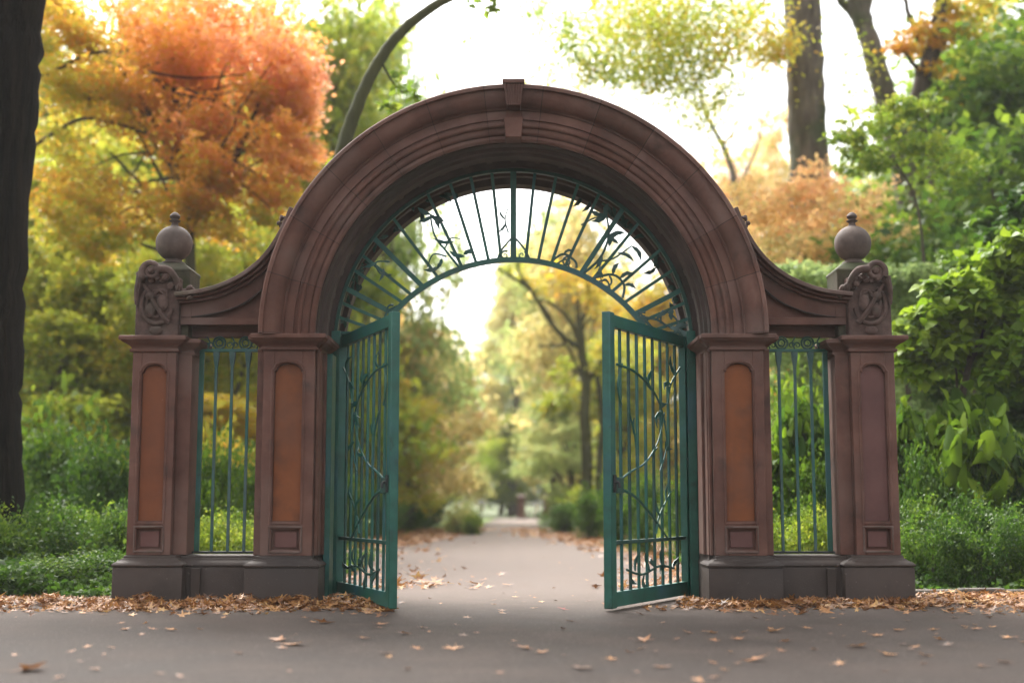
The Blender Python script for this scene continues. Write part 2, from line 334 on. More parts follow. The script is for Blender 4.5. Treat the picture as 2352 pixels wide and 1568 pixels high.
def panel_top(xc, hw, zt, k=14):      # shouldered arch outline, right to left
    pts = [(xc+hw, zt-.10), (xc+hw-.018, zt-.10)]
    pts = [(xc+hw, zt-.085)]
    for i in range(k+1):
        a = PI*i/k; pts.append((xc+(hw-.018)*math.cos(a), zt-.075+.075*math.sin(a)))
    pts.append((xc-hw, zt-.085)); return pts
def panel_front(b, x0, x1, yf, z0, z1, xc, hw, pz0, pz1, s0, s1, d=.06):
    """front frame with an arched hole and a small square hole"""
    b.box(x0, xc-hw, yf, yf+d, z0, z1); b.box(xc+hw, x1, yf, yf+d, z0, z1)
    b.box(xc-hw, xc+hw, yf, yf+d, s1, pz0); b.box(xc-hw, xc+hw, yf, yf+d, z0, s0)
    T = panel_top(xc, hw, pz1); U = [(x, z1) for x, z in T]
    b.strip(T, U, yf, yf+d)
CAPP = [(2.495, .012), (2.50, .026), (2.515, .03), (2.528, .026), (2.53, .012), (2.545, .016), (2.56, .03), (2.575, .052), (2.59, .082), (2.605, .10), (2.612, .105), (2.612, .118), (2.648, .118), (2.655, .108)]
PLI = [(0, .12), (.345, .12), (.352, .115), (.358, .10), (.36, .128), (.375, .132), (.392, .118), (.41, .085), (.425, .06), (.435, .055), (.437, .04), (.462, .036), (.466, .02)]
for sx in (-1, 1):
    S_ = 'left' if sx < 0 else 'right'
    # inner pillar
    xc, hw = 2.25, .14
    b = MB(sx); x0, x1 = 1.985, 2.50
    b.box(x0, x1, .06, .3, .466, 2.495); panel_front(b, x0, x1, 0, .466, 2.495, xc, hw, .80, 2.37, .52, .725)
    b.box(1.94, 2.585, .12, 1.45, .466, 2.495); b.box(1.912, 1.94, .30, .60, .466, 2.495); b.box(1.95, 1.98, .07, .12, .466, 2.495)
    P = b.build('pillar', 'stone', GW, .006)
    for (z0, z1, hh) in ((.80, 2.37, 1), (.52, .725, 0)):      # mouldings round the holes
        b = MB(sx); r = .0135; q = .02
        pts = ([(xc-hw-q, 0, z0-q), (xc+hw+q, 0, z0-q)] + [(x+(q if x > xc else -q if x < xc else 0), 0, z+q*.8) for x, z in panel_top(xc, hw, z1)]) if hh else [(xc-hw-q, 0, z0-q), (xc+hw+q, 0, z0-q), (xc+hw+q, 0, z1+q), (xc-hw-q, 0, z1+q)]
        b.tube(pts+[pts[0]], r, 6); b.build('panel_moulding', 'cop' if not hh else 'stone', P)
    T = panel_top(xc, hw-.004, 2.362)
    b = MB(sx); b.prism([(xc-hw+.004, .804), (xc+hw-.004, .804)]+T, .046, .058); b.build('arched_panel', 'orange', P)
    b = MB(sx); b.box(xc-hw+.03, xc+hw-.03, .04, .058, .545, .70); b.build('lower_panel', 'mauve', P, .004)
    b = MB(sx); b.rects(1.985, 2.50, .0, .3, CAPP); b.rects(1.96, 2.56, .14, 1.42, [(z-.003, o*.92) for z, o in CAPP]); b.build('capital', 'stone', P, .003)
    b = MB(sx); b.rects(2.02, 2.50, 0, .3, PLI); b.rects(1.955, 2.585, .15, 1.45, [(max(z-.004, 0), o*.22) for z, o in PLI]); b.build('plinth', 'plinth', P, .005)
    # outer pillar
    xc, hw = 3.635, .125
    b = MB(sx); b.box(3.415, 3.855, .21, .62, .466, 2.495); panel_front(b, 3.415, 3.855, .15, .466, 2.495, xc, hw, .80, 2.37, .52, .725)
    b.box(3.275, 3.415, .24, .60, .466, 2.495)
    P = b.build('pillar', 'stone', GW, .006)
    for (z0, z1, hh) in ((.80, 2.37, 1), (.52, .725, 0)):
        b = MB(sx); r = .0135; q = .02
        pts = ([(xc-hw-q, .15, z0-q), (xc+hw+q, .15, z0-q)] + [(x+(q if x > xc else -q if x < xc else 0), .15, z+q*.8) for x, z in panel_top(xc, hw, z1)]) if hh else [(xc-hw-q, .15, z0-q), (xc+hw+q, .15, z0-q), (xc+hw+q, .15, z1+q), (xc-hw-q, .15, z1+q)]
        b.tube(pts+[pts[0]], r, 6); b.build('panel_moulding', 'cop' if not hh else 'stone', P)
    T = panel_top(xc, hw-.004, 2.362)
    b = MB(sx); b.prism([(xc-hw+.004, .804), (xc+hw-.004, .804)]+T, .196, .208); b.build('arched_panel', 'rust' if sx < 0 else 'mauve', P)
    b = MB(sx); b.box(xc-hw+.03, xc+hw-.03, .19, .208, .545, .70); b.build('lower_panel', 'mauve', P, .004)
    b = MB(sx); b.rects(3.415, 3.855, .15, .62, CAPP); b.rects(3.275, 3.5, .26, .58, [(z-.022, o*.85) for z, o in CAPP]); b.build('capital', 'stone', P, .003)
    b = MB(sx); b.rects(3.38, 3.83, .15, .62, PLI); b.rects(2.6, 3.5, .28, .6, [(max(z-.006, 0), o*.8) for z, o in PLI]); b.box(3.11, 3.2, .13, .3, 0, .34); b.build('plinth', 'plinth', P, .005)
    # carved console block
    b = MB(sx); b.box(3.41, 3.855, .18, .5, 2.657, 3.27); b.build('console', 'carve', P, .015); CO = COL.objects[-1] if False else bpy.context.scene.collection.objects[-1]
    yc = .165; b = MB(sx); cx = 3.635
    b.torus((cx, yc, 2.98), .15, .022, 30, 8, 1.05, 1.28, -PI*.95, PI*.35)
    b.torus((cx, yc, 2.99), .105, .014, 24, 8, 1, 1.3, -PI*.6, PI*.8)
    b.bez([(cx-.13, yc, 2.80), (cx-.06, yc-.015, 2.88), (cx+.02, yc-.02, 3.0), (cx+.11, yc-.015, 3.15), (cx+.16, yc, 3.2)], (.03, .014), 8)
    b.spiral((cx-.05, yc, 3.07), .075, 1.3, .018, 1, 0); b.spiral((cx+.06, yc, 2.90), .065, 1.2, .016, -1, 2)
    b.ell((cx-.06, yc, 3.0), (.06, .035, .09), 12); b.ell((cx+.055, yc, 2.93), (.055, .03, .08), 12); b.ell((cx+.07, yc-.01, 3.07), (.05, .04, .05), 12)
    b.ell((cx, yc, 2.72), (.07, .02, .05), 10)
    b.build('cartouche', 'carve', P)
    b = MB(sx); rr = random.Random(9+sx)
    b.spiral((cx+.05, .10, 3.32), .10, 1.7, .036, 1, -.6); b.ell((cx+.05, .12, 3.32), (.04, .06, .04), 14)
    b.bez([(cx+.17, .14, 3.27), (cx+.20, .14, 3.12), (cx+.205, .16, 2.98)], (.042, .016), 8)
    b.bez([(cx-.02, .10, 3.34), (cx-.12, .10, 3.33), (cx-.19, .12, 3.25), (cx-.24, .16, 3.13), (cx-.33, .2, 3.10)], (.045, .026), 10)
    for k in range(26):
        t = rr.random(); px_ = cx+.19-.55*t; pz_ = 3.3-(.2*max(0, t-.45)/.55)+rr.uniform(-.07, .05)
        b.ell((px_, .13+rr.uniform(-.03, .08), pz_), (rr.uniform(.025, .055), rr.uniform(.025, .045), rr.uniform(.02, .045)), 8, rot=Matrix.Rotation(rr.uniform(0, 3), 3, 'Y').to_euler())
    b.build('scroll', 'carve', P)
    # ball finial on its pedestal
    b = MB(sx); b.rects(3.34, 3.80, .30, .74, [(2.66, 0), (3.34, 0), (3.37, .012), (3.385, .0), (3.43, -.06), (3.455, -.09), (3.46, -.10)]); PD = b.build('pedestal', 'moss', GW, .01)
    R = .19; bp = [(.10, -.235), (.125, -.215), (.115, -.20), (.09, -.19), (.085, -.178)]
    bp += [(R*math.cos(t), R*math.sin(t)) for t in [(-1.12+2.45*i/22) for i in range(23)]]
    bp += [(.04, .195), (.034, .21), (.036, .225), (.055, .235), (.06, .245), (.045, .252), (.035, .26), (.05, .272), (.056, .292), (.045, .312), (.025, .33), (.006, .338)]
    b = MB(sx); b.lathe((3.57, .52, 3.685), bp, 36); b.build('ball_finial', 'ball', PD)
    # wing wall
    TC = [(2.29, 3.98), (2.36, 3.80), (2.46, 3.61), (2.59, 3.44), (2.76, 3.30), (2.91, 3.22), (3.05, 3.165), (3.22, 3.125), (3.44, 3.10)]
    TS = [(p.x, p.z) for p in smooth_pts([(x, 0, z) for x, z in TC], 4)]
    def off(C_, d):
        o_ = []
        for i, (x, z) in enumerate(C_):
            a = C_[max(i-1, 0)]; c_ = C_[min(i+1, len(C_)-1)]; tx, tz = c_[0]-a[0], c_[1]-a[1]; l = math.hypot(tx, tz)
            o_.append((x+d*tz/l, z-d*tx/l))
        return o_
    b = MB(sx); low = off(TS, .07)
    b.prism([(3.44, 2.80)]+[(x, z) for x, z in low[::-1]]+[(2.29, 2.80)], .32, .58)
    lo2 = off(TS, .19); lo2 = [(max(x, 2.40), z) for x, z in lo2]
    lz = lambda x: np.interp(x, [p[0] for p in low], [p[1] for p in low])-.004
    arc = [(2.575, 3.17), (2.66, 3.09), (2.78, 3.01), (2.92, 2.95), (3.06, 2.91), (3.20, 2.885), (3.3, 2.872)]
    arcs = [(p.x, p.z) for p in smooth_pts([(x, 0, z) for x, z in arc], 3)]
    b.strip([(x, float(lz(x))) for x, z in arcs], arcs, .255, .33)
    b.strip([(2.47, float(lz(2.5))), (2.575, float(lz(2.575)))], [(2.47, 2.79), (2.575, 2.79)], .2555, .33); b.box(2.575, 3.42, .253, .33, 2.79, 2.865)
    b.strip([(3.3, float(lz(3.3))), (3.43, float(lz(3.43)))], [(3.3, 2.868), (3.43, 2.868)], .2545, .33)
    b.box(2.55, 3.42, .46, .58, 2.69, 2.80); WW = b.build('wing_wall', 'stone', GW, .004)
    b = MB(sx); b.tube([(x, .256, z-.004) for x, z in arcs], .010, 8); b.build('recess_shade_bead', 'stonedk', WW)  # dark bead painting the shade of the recess along its curved edge
    b = MB(sx); b.strip(TS, off(TS, .042), .06, .66); b.build('coping', 'cop', WW, .008)
    b = MB(sx); b.strip(off(TS, .044), off(TS, .07), .13, .62); b.strip(off(TS, .072), off(TS, .10), .19, .3); b.build('under_moulding', 'stone', WW, .006)
    b = MB(sx); rr = random.Random(5)
    for k in range(9): b.ell((2.36+rr.uniform(-.03, .04), .2+rr.uniform(-.1, .15), 3.82+rr.uniform(-.07, .07)), (rr.uniform(.015, .03), .04, rr.uniform(.015, .03)), 8)
    b.build('volute', 'carve', WW)
    # green side grille with flared bars
    G = empty('side_grille'); G.parent = GW
    yb = .45
    MB(sx).box(2.59, 3.27, yb-.025, yb+.025, 2.53, 2.562).build('rail', 'green', G, .004)
    MB(sx).box(2.59, 3.27, yb-.02, yb+.02, .472, .495).build('rail', 'iron', G, .004)
    for i, x in enumerate((2.605, 2.745, 2.91, 3.075, 3.225)):
        b = MB(sx); hwid = .021 if i in (0, 4) else .0145
        b.rects(x-hwid, x+hwid, yb-.012, yb+.012, [(.495, 0), (2.33, 0), (2.38, .002), (2.45, .012), (2.50, .016), (2.53, .017)] if i not in (0, 4) else [(.495, .004), (2.53, .004)])
        b.build('bar', 'greenpale' if i in (1, 2, 3) else 'green', G, .003)
    for x in (2.78, 3.05):
        b = MB(sx); b.torus((x, yb, 2.625), .062, .011); b.torus((x, yb, 2.625), .034, .009)
        b.spiral((x-.01, yb-.01, 2.625), .05, 1.2, .007); b.build('rosette', 'greendk', G)
    for x in (2.66, 2.915, 3.17): b = MB(sx); b.spiral((x-.03, yb, 2.60), .035, 1.2, .009, 1, 0); b.spiral((x+.03, yb, 2.60), .035, 1.2, .009, -1, PI); b.bez([(x, yb, 2.565), (x-.02, yb, 2.63), (x+.01, yb, 2.69)], .008); b.build('scrollwork', 'greendk', G)
    # green hinge post
    b = MB(sx); b.box(1.845, 1.938, .80, .90, .01, 2.80); b.box(1.80, 1.91, .905, .955, .01, 2.80); b.build('gate_post', 'green', GW, .006)
    if sx < 0: b = MB(sx); b.box(1.858, 1.924, .34, .62, .01, 2.50); b.build('gate_post', 'green', GW, .006)
    b = MB(sx); b.box(1.45, 1.90, .86, .90, 2.775, 2.80); b.build('transom', 'green', GW, .004)

# fanlight
FL = empty('fanlight'); FL.parent = GW; YF = .88; FC = 2.31; AC, AR = 1.865, 1.715
am = math.acos((2.80-AC)/AR)
for nm, R0, cz, ml, a0, a1, th in (('arc_rail', AR, AC, 'green', PI/2-am, PI/2+am, .026), ('rim', 1.905, ZC, 'greendk', 0, PI, .018)):
    b = MB(); A = []; B = []
    for i in range(73):
        a = a0+(a1-a0)*i/72; A.append(((R0+th)*math.cos(a), cz+(R0+th)*math.sin(a))); B.append(((R0-th)*math.cos(a), cz+(R0-th)*math.sin(a)))
    b.strip(A, B, YF-.03, YF+.03); b.build(nm, ml, FL)
def ray(ang, R0, cz):     # distance from (0,FC) along the angle (from vertical) to a circle
    dx, dz = math.sin(ang), math.cos(ang); oz = FC-cz
    bq = oz*dz; return -bq+math.sqrt(bq*bq-(oz*oz-R0*R0))
for dg in (0, -6, -12, -18, -25, -37, -45, -51, -56, -62, -66.5, -71, 6, 12, 18.5, 25, 33, 39, 49, 56, 62.5, 66.5, 71.5):
    a = math.radians(dg); thick = dg in (0, -45, -62, 33, 62.5)
    r0 = ray(a, AR, AC); r1 = ray(a, 1.90, ZC)
    dx, dz = math.sin(a), math.cos(a)
    if FC+r0*dz < 2.80: r0 = (2.80-FC)/dz
    wd = .032 if dg == 0 else .026 if thick else .0165
    b = MB(); q = Vector((dz, 0, -dx)); p0 = Vector((dx*r0, YF, FC+dz*r0)); p1 = Vector((dx*r1, YF, FC+dz*r1)); Yv = Vector((0, wd*.8, 0))
    vs = [p0-q*wd-Yv, p0+q*wd-Yv, p0+q*wd+Yv, p0-q*wd+Yv, p1-q*wd-Yv, p1+q*wd-Yv, p1+q*wd+Yv, p1-q*wd+Yv]
    b.add(vs, [(3, 2, 1, 0), (4, 5, 6, 7), (0, 1, 5, 4), (1, 2, 6, 5), (2, 3, 7, 6), (3, 0, 4, 7)]); b.build('spoke', 'green', FL)
def fp(ang, f):     # point on the fan, f 0 at the arc and 1 at the rim
    a = math.radians(ang); r0 = ray(a, AR, AC); r1 = ray(a, 1.90, ZC); r = r0+(r1-r0)*f; return (math.sin(a)*r, YF-.02, FC+math.cos(a)*r)
def vine(stems, leaves, name='vine_ornament', spir=(), mat='greenpale', parent=FL, fn=fp):  # paler green lightens the vines by colour where backlight turns them black
    b = MB()
    for st, r in stems: b.bez([fn(*p) for p in st], r, 6, 5)
    for (p, ang, L, W) in leaves: b.leaf(fn(*p), math.radians(ang), L, W, .01, .12)
    for (p, R, s_) in spir: b.spiral(fn(*p), R, 1.3, .012, s_, 1)
    return b.build(name, mat, parent)
vine([([(-26, 0), (-28, .25), (-29, .5), (-27, .75)], (.014, .01)), ([(-28, .3), (-24, .38), (-21, .33)], (.01, .006)), ([(-29, .2), (-33, .3), (-38, .2)], (.01, .006))],
     [((-27, .75), 150, .16, .10), ((-27, .72), 200, .15, .09), ((-27, .75), -60, .20, .10), ((-27, .7), -20, .15, .08), ((-24, .33), 170, .22, .08), ((-22, .12), 160, .18, .10), ((-22, .15), 10, .12, .10), ((-34, .12), 190, .17, .09), ((-31, .2), 240, .13, .08)])
vine([([(-8, 0), (-5, .12), (0, .26)], .011), ([(8, 0), (5, .12), (0, .26)], .011)], [], spir=[((-4, .05), .05, 1), ((4, .05), .05, -1)])
vine([([(-2, .3), (-3, .45), (-1.5, .6)], (.01, .006))], [((-3, .45), 120, .12, .05), ((-3, .4), 230, .12, .06)])
vine([([(18, .02), (22, .15), (28, .12), (30, .05)], .013), ([(21, .02), (24, .1), (27, .02)], .01)], [((22, .15), 20, .12, .06)], spir=[((25, .08), .06, 1)])
vine([([(34, .02), (36, .3), (34, .6), (30, .8)], (.016, .012)), ([(36, .25), (40, .4), (42, .7)], (.012, .008)), ([(30, .78), (27, .7), (24, .55)], .009)],
     [((30, .8), 160, .2, .10), ((30, .8), 200, .18, .1), ((30, .78), 80, .16, .10), ((35, .6), 20, .17, .09), ((36, .5), 60, .2, .11), ((40, .5), -30, .2, .08), ((42, .7), -60, .2, .09), ((38, .6), 130, .14, .08), ((36, .35), 240, .18, .08)])
vine([([(38, .0), (44, .22), (50, .22), (54, .05)], .014), ([(41, .0), (44, .1), (48, .02)], .01)], [((44, .22), 60, .15, .09), ((47, .25), 20, .16, .09), ((50, .22), -20, .14, .08), ((42, .1), 100, .15, .08)], spir=[((44, .08), .07, -1), ((41, .06), .05, 1)])
vine([([(64, .0), (68, .3), (72, .5), (74, .9)], (.016, .01)), ([(66, .05), (72, .2), (76, .4), (76, .7)], .011), ([(62, .1), (69, .12), (76, .2)], .012), ([(70, .35), (66, .5), (70, .7), (76, .8)], .009)],
     [((68, .3), 30, .16, .09), ((72, .5), -40, .17, .1), ((73, .6), 10, .16, .09), ((74, .75), -70, .15, .09), ((70, .6), 80, .14, .1), ((76, .6), -100, .12, .08)], spir=[((65, .1), .05, 1), ((75, .5), .05, -1)])
vine([([(-58, .02), (-62, .1), (-66, .06)], .012)], [], spir=[((-61, .08), .05, 1)])
vine([([(-47, .6), (-50, .75), (-52, .6), (-50, .45)], .009)], [((-50, .75), 200, .15, .07), ((-50, .6), 250, .15, .06)], spir=[])

# ---------------------------------------------------------------- iron gate leaves
def gate_leaf(hx, fx, sgn, label):
    L = math.hypot(fx-hx, 1.8); root = empty('iron_gate', (hx, .9, 0), math.atan2(-1.8, fx-hx)); tag(root, label, 'gate', 'pair of green iron gates')
    Z0, Z1 = .025, 2.745; s_ = .03
    MB().box(L-.115, L, -.042, .042, Z0, Z1+.015).build('stile', 'green', root, .008)
    MB().box(.0, .085, -.04, .04, Z0, Z1).build('stile', 'green', root, .008)
    MB().box(.085, L-.115, -.03, .03, Z0+.01, .17).build('rail', 'green', root, .005)
    MB().box(.085, L-.115, -.035, .035, 2.625, Z1-.003).build('rail', 'green', root, .005)
    MB().box(.085, L-.115, -.022, .022, .60, .635).build('rail', 'greendk', root, .004)
    n = 8
    for i in range(n):
        u = .085+(L-.2)*(i+1)/(n+1); MB().box(u-.016, u+.016, -.012, .012, .17, 2.626).build('bar', 'green' if i % 3 else 'greendk', root, .003)
    K_ = MB().box(L-.28, L-.116, -.05, .05, 1.07, 1.22).build('lock_case', 'greendk', root, .008)
    MB().bez([(L-.06, sgn*.05, 1.17), (L-.06, sgn*.09, 1.17), (L-.06, sgn*.1, 1.12)], .014).build('handle', 'iron', K_)
    MB().box(L-.085, L-.035, sgn*.044, sgn*.062, 1.08, 1.24).build('lock_plate', 'iron', K_, .004)
    g = lambda u, z: (L-.115-(L-.2)*u, sgn*.02, z)
    b = MB()
    b.bez([g(.0, 1.13), g(.25, 1.05), g(.5, .85), g(.72, .62)], (.017, .010), 8)
    b.bez([g(.0, 1.15), g(.22, 1.28), g(.42, 1.38), g(.6, 1.6), g(.7, 1.9)], (.013, .006), 8)
    b.bez([g(.3, 1.32), g(.28, 1.6), g(.2, 1.85)], (.014, .008), 8)
    b.bez([g(.05, 2.28), g(.3, 2.24), g(.55, 2.08), g(.68, 1.85), g(.72, 1.55), g(.62, 1.3)], (.014, .007), 8)
    b.bez([g(.1, 1.9), g(.06, 2.1), g(.12, 2.3)], (.012, .008), 8)
    b.bez([g(.55, .68), g(.6, .85), g(.78, 1.1)], (.014, .007), 8)
    b.bez([g(.95, 2.4), g(.8, 2.2), g(.75, 2.0)], (.011, .007), 8)
    for (p, a, Lh, W) in ((g(.6, .85), 60, .2, .09), (g(.7, 1.0), 110, .2, .08), (g(.28, 1.6), 80, .2, .08), (g(.5, 2.1), 40, .24, .12), (g(.45, 2.15), 130, .22, .12), (g(.66, 1.9), -50, .22, .12), (g(.7, 1.8), 10, .2, .1), (g(.2, 2.26), 100, .18, .1), (g(.7, 1.6), 200, .2, .09), (g(.5, 1.45), 150, .18, .08), (g(.85, 2.3), 60, .22, .12), (g(.8, 2.2), -20, .2, .1), (g(.62, 2.0), 180, .22, .11)):
        b.leaf(p, math.radians(a), Lh, W, .01)
    b.build('vine_ornament', 'green', root)
    b = MB()
    b.bez([g(.15, .36), g(.35, .30), g(.6, .36), g(.8, .32)], .012, 8)
    for (u, z, a) in ((.2, .34, 220), (.25, .34, 120), (.38, .31, 240), (.45, .33, 60), (.55, .35, 20), (.62, .36, 100), (.7, .35, -20), (.78, .33, 150)): b.leaf(g(u, z), math.radians(a), .2, .1, .01)
    b.build('leaf_ornament', 'greendk', root)
    for z in (.5, 1.5, 2.5):
        b = MB(); b.lathe((-.012, 0, z), [(.02, 0), (.024, .02), (.024, .1), (.02, .12)], 12); b.box(-.05, .02, -.015, .015, z+.03, z+.09); b.build('hinge', 'iron', root)
    return root
gate_leaf(-1.845, -1.10, -1, 'narrow-looking green iron gate leaf swung open beside the left inner pillar')
gate_leaf(1.83, .86, 1, 'wider-looking green iron gate leaf swung open beside the right inner pillar')

# ---------------------------------------------------------------- foliage
def make_leaf_mesh(name, P, S, V, rng, tilt=.9, wid=.62, mat='leaf', droop=0., big=False):
    n = len(P)
    nr = rng.normal(size=(n, 3))*tilt; nr[:, 2] += 1; nr /= np.linalg.norm(nr, axis=1)[:, None]
    d = rng.normal(size=(n, 3)); d[:, 2] -= droop; d -= nr*(d*nr).sum(1)[:, None]; d /= np.linalg.norm(d, axis=1)[:, None]
    q = np.cross(nr, d); S = S[:, None]
    if big:      # broad leaves: a curved blade of eight faces
        prof_ = [(0, .10, 0), (.18, .42, .05), (.42, .50, .05), (.72, .33, -.05), (1, .03, -.26)]
        v = np.empty((n, 15, 3), np.float32)
        for k_, (t_, w_, h_) in enumerate(prof_):
            c_ = P+d*t_*S+nr*h_*S
            v[:, 3*k_] = c_-q*w_*wid*S+nr*(.10-.22*t_)*w_*S; v[:, 3*k_+1] = c_-nr*.03*S; v[:, 3*k_+2] = c_+q*w_*wid*S+nr*(.10-.22*t_)*w_*S
        fq = np.array([[3*a_+b_, 3*a_+b_+1, 3*a_+b_+4, 3*a_+b_+3] for a_ in range(4) for b_ in range(2)], np.int32)
        F_ = (fq[None]+15*np.arange(n, dtype=np.int32)[:, None, None]).ravel(); m_ = n*8
        me = bpy.data.meshes.new(name); me.vertices.add(15*n); me.vertices.foreach_set('co', v.ravel())
        me.loops.add(4*m_); me.loops.foreach_set('vertex_index', F_)
        me.polygons.add(m_); me.polygons.foreach_set('loop_start', np.arange(0, 4*m_, 4, dtype=np.int32)); me.polygons.foreach_set('loop_total', np.full(m_, 4, np.int32))
        me.polygons.foreach_set('use_smooth', [True]*m_)
        at_ = me.attributes.new('v', 'FLOAT', 'FACE'); at_.data.foreach_set('value', np.repeat(V, 8).astype(np.float32))
        me.update(calc_edges=True); me.materials.append(M[mat]); return me
    v = np.empty((n, 4, 3), np.float32)
    v[:, 0] = P; v[:, 1] = P+d*.5*S+q*wid*.5*S+nr*.10*S; v[:, 2] = P+d*S-nr*.08*S; v[:, 3] = P+d*.5*S-q*wid*.5*S+nr*.10*S
    me = bpy.data.meshes.new(name)
    me.vertices.add(4*n); me.vertices.foreach_set('co', v.ravel())
    me.loops.add(4*n); me.loops.foreach_set('vertex_index', np.arange(4*n, dtype=np.int32))
    me.polygons.add(n); me.polygons.foreach_set('loop_start', np.arange(0, 4*n, 4, dtype=np.int32)); me.polygons.foreach_set('loop_total', np.full(n, 4, np.int32))
    at_ = me.attributes.new('v', 'FLOAT', 'FACE'); at_.data.foreach_set('value', V.astype(np.float32))
    me.update(calc_edges=True); me.materials.append(M[mat])
    return me
def clump_points(clumps, rng, per=11, spread=.17, vj=.05):
    """clumps: (cx,cy,cz,rx,ry,rz,n,v) -> leaves grouped on twigs"""
    PP = []; VV = []
    for (cx, cy, cz, rx, ry, rz, n, v) in clumps:
        m = max(2, n//per); d = rng.normal(size=(m, 3)); d /= np.linalg.norm(d, axis=1)[:, None]
        r = rng.uniform(.15, 1, m)**.55
        r *= 1+.18*np.sin(d[:, 0]*5+cx)+.15*np.sin(d[:, 2]*6+cz)
        c = np.array([cx, cy, cz])+d*r[:, None]*np.array([rx, ry, rz])
        tv = rng.normal(0, vj, m); s = spread*np.array([rx, ry, min(rz, (rx+ry)/2)*.7])
        k = rng.poisson(per, m)+2
        idx = np.repeat(np.arange(m), k)
        PP.append(c[idx]+rng.normal(size=(len(idx), 3))*s); VV.append(v+tv[idx]+rng.normal(0, vj*.6, len(idx)))
    return np.concatenate(PP), np.concatenate(VV)
def crown_obj(name, clumps, size, seed, parent, base, mat='leaf', col=0., **kw):
    rng = np.random.default_rng(seed); per = kw.pop('per', 11); spread = kw.pop('spread', .17); vj = kw.pop('vj', .05)
    P, V = clump_points(clumps, rng, per, spread, vj); P = P-np.array(base)
    kp = P[:, 2] > -base[2]+.02; P = P[kp]; V = V[kp]
    me = make_leaf_mesh(name, P, size*rng.uniform(.6, 1.3, len(P)), V, rng, mat=mat, **kw)
    o = bpy.data.objects.new(name, me); COL.objects.link(o); o.parent = parent; o.color = (col, 0, 0, 1); return o
def wob(P, r, amp, k=5):
    P = smooth_pts(P, k); return [p+Vector((r.uniform(-1, 1), r.uniform(-1, 1), r.uniform(-.3, .3)))*amp for p in P]
def tree(name, label, cat, trunk, radii, limbs, clumps, size, seed, bark='bark', mat='leaf', group=None, rays=0, sides=12, **kw):
    """everything in world space, the root Empty stands at the trunk's foot"""
    base = Vector(trunk[0]); root = empty(name, base); tag(root, label, cat, group); r = random.Random(seed)
    P = [Vector(p)-base for p in trunk]; S = smooth_pts(P, 6); m = len(S); b = MB()
    R = [radii[0]+(radii[1]-radii[0])*(i/(m-1)) for i in range(m)]; R[0] *= 1.35; R[1] *= 1.12
    S2 = [S[0]-Vector((0, 0, .15))]+S[1:]
    b.tube([p+Vector((r.uniform(-1, 1), r.uniform(-1, 1), 0))*R[0]*.05 for p in S2], R, sides)
    tr = b.build('trunk', bark, root, ang=60)
    for (pts, ra, rb) in limbs:
        q = [Vector(p)-base for p in pts]; b2 = MB(); s2 = wob(q, r, ra*.25); mm = len(s2)
        b2.tube(s2, [ra+(rb-ra)*i/(mm-1) for i in range(mm)], 8); b2.build('limb', bark, root, ang=60)
    if rays and clumps:
        b3 = MB()
        for c in clumps:
            if r.random() > rays: continue
            j = r.randrange(m//2, m); a = S[j]; e = Vector(c[:3])-base
            if (e-a).length > 9: continue
            mid = (a+e)/2+Vector((0, 0, .12*(e-a).length)); s3 = wob([a, mid, e], r, .04, 5)
            b3.tube(s3, [R[j]*.4*(1-.85*i/10) for i in range(11)], 6)
        if b3.v: b3.build('branches', bark, root, ang=60)
    if clumps: crown_obj('crown', clumps, size, seed, root, tuple(base), mat, 0., **kw)
    return root
def pc(px, py, dist, rx, rz, n, v, ry=None):
    """a clump from picture position and radii in picture units"""
    x, y, z = at(px, py, dist); k = dist/FPX; return (x, y, z, rx*k, (ry if ry else max(rx, rz)*.8)*k, rz*k, n, v)

# old dark tree at the left edge
D = 17.0
tp = [at(-50, 1235, D), at(-62, 1100, D), at(-60, 900, D), at(-48, 700, D), at(-28, 400, D), at(-8, 200, D), at(14, 0, D), at(50, -300, D), at(70, -600, D)]
tp[0] = (tp[0][0], tp[0][1], 0)
tree('old_tree', 'thick dark-barked old tree rising along the left edge of the picture', 'tree', tp, (.60, .46),
     [([at(30, -100, D), at(160, -260, D+1), at(300, -420, D+2)], .2, .06), ([at(40, -200, D), at(-120, -400, D), at(-300, -500, D)], .2, .06)],
     [pc(250, -760, D+2, 260, 90, 900, .2), pc(-50, -760, D, 260, 90, 900, .2), pc(-300, -720, D, 220, 90, 900, .2)], .16, 3, 'barkdk', sides=28)

# orange maple behind the left wing
D = 27.0
cl = [(520, 50, 190, 60, .86), (620, 160, 120, 60, .97), (700, 165, 55, 32, .93), (470, 150, 130, 70, .9), (640, 255, 80, 70, .9), (690, 330, 45, 60, .86), (660, 400, 60, 60, .82),
      (560, 300, 110, 70, .72), (400, 220, 110, 60, .76), (250, 50, 130, 70, .62), (170, 150, 80, 70, .56), (260, 170, 80, 50, .68), (440, 335, 90, 60, .82), (330, 285, 90, 40, .62),
      (190, 235, 110, 34, .58), (560, 420, 100, 46, .7), (440, 430, 70, 70, .74), (150, 430, 90, 60, .6), (260, 475, 100, 44, .62), (160, 520, 80, 44, .56), (340, 500, 80, 40, .62),
      (500, 520, 80, 40, .6), (240, 560, 60, 40, .56), (420, 490, 60, 40, .66), (640, 480, 60, 40, .62), (130, 330, 60, 30, .52), (100, 60, 60, 80, .55), (360, 120, 90, 60, .78), (610, 90, 110, 50, .9), (620, 330, 70, 50, .8), (690, 230, 60, 40, .86)]
clumps = []; rp = random.Random(101)
for (x, y, a, b_, v) in cl:
    for k in range(6):
        dx = rp.uniform(-.75, .75)*a; dy = rp.uniform(-.9, .9)*b_
        clumps.append(pc(x+dx, y+dy+abs(dx)*.12, D+rp.uniform(-1.5, 1.5), a*rp.uniform(.35, .7), b_*rp.uniform(.12, .26), int(a*b_*.062), v-.07+rp.gauss(0, .045), ry=a*2.2))
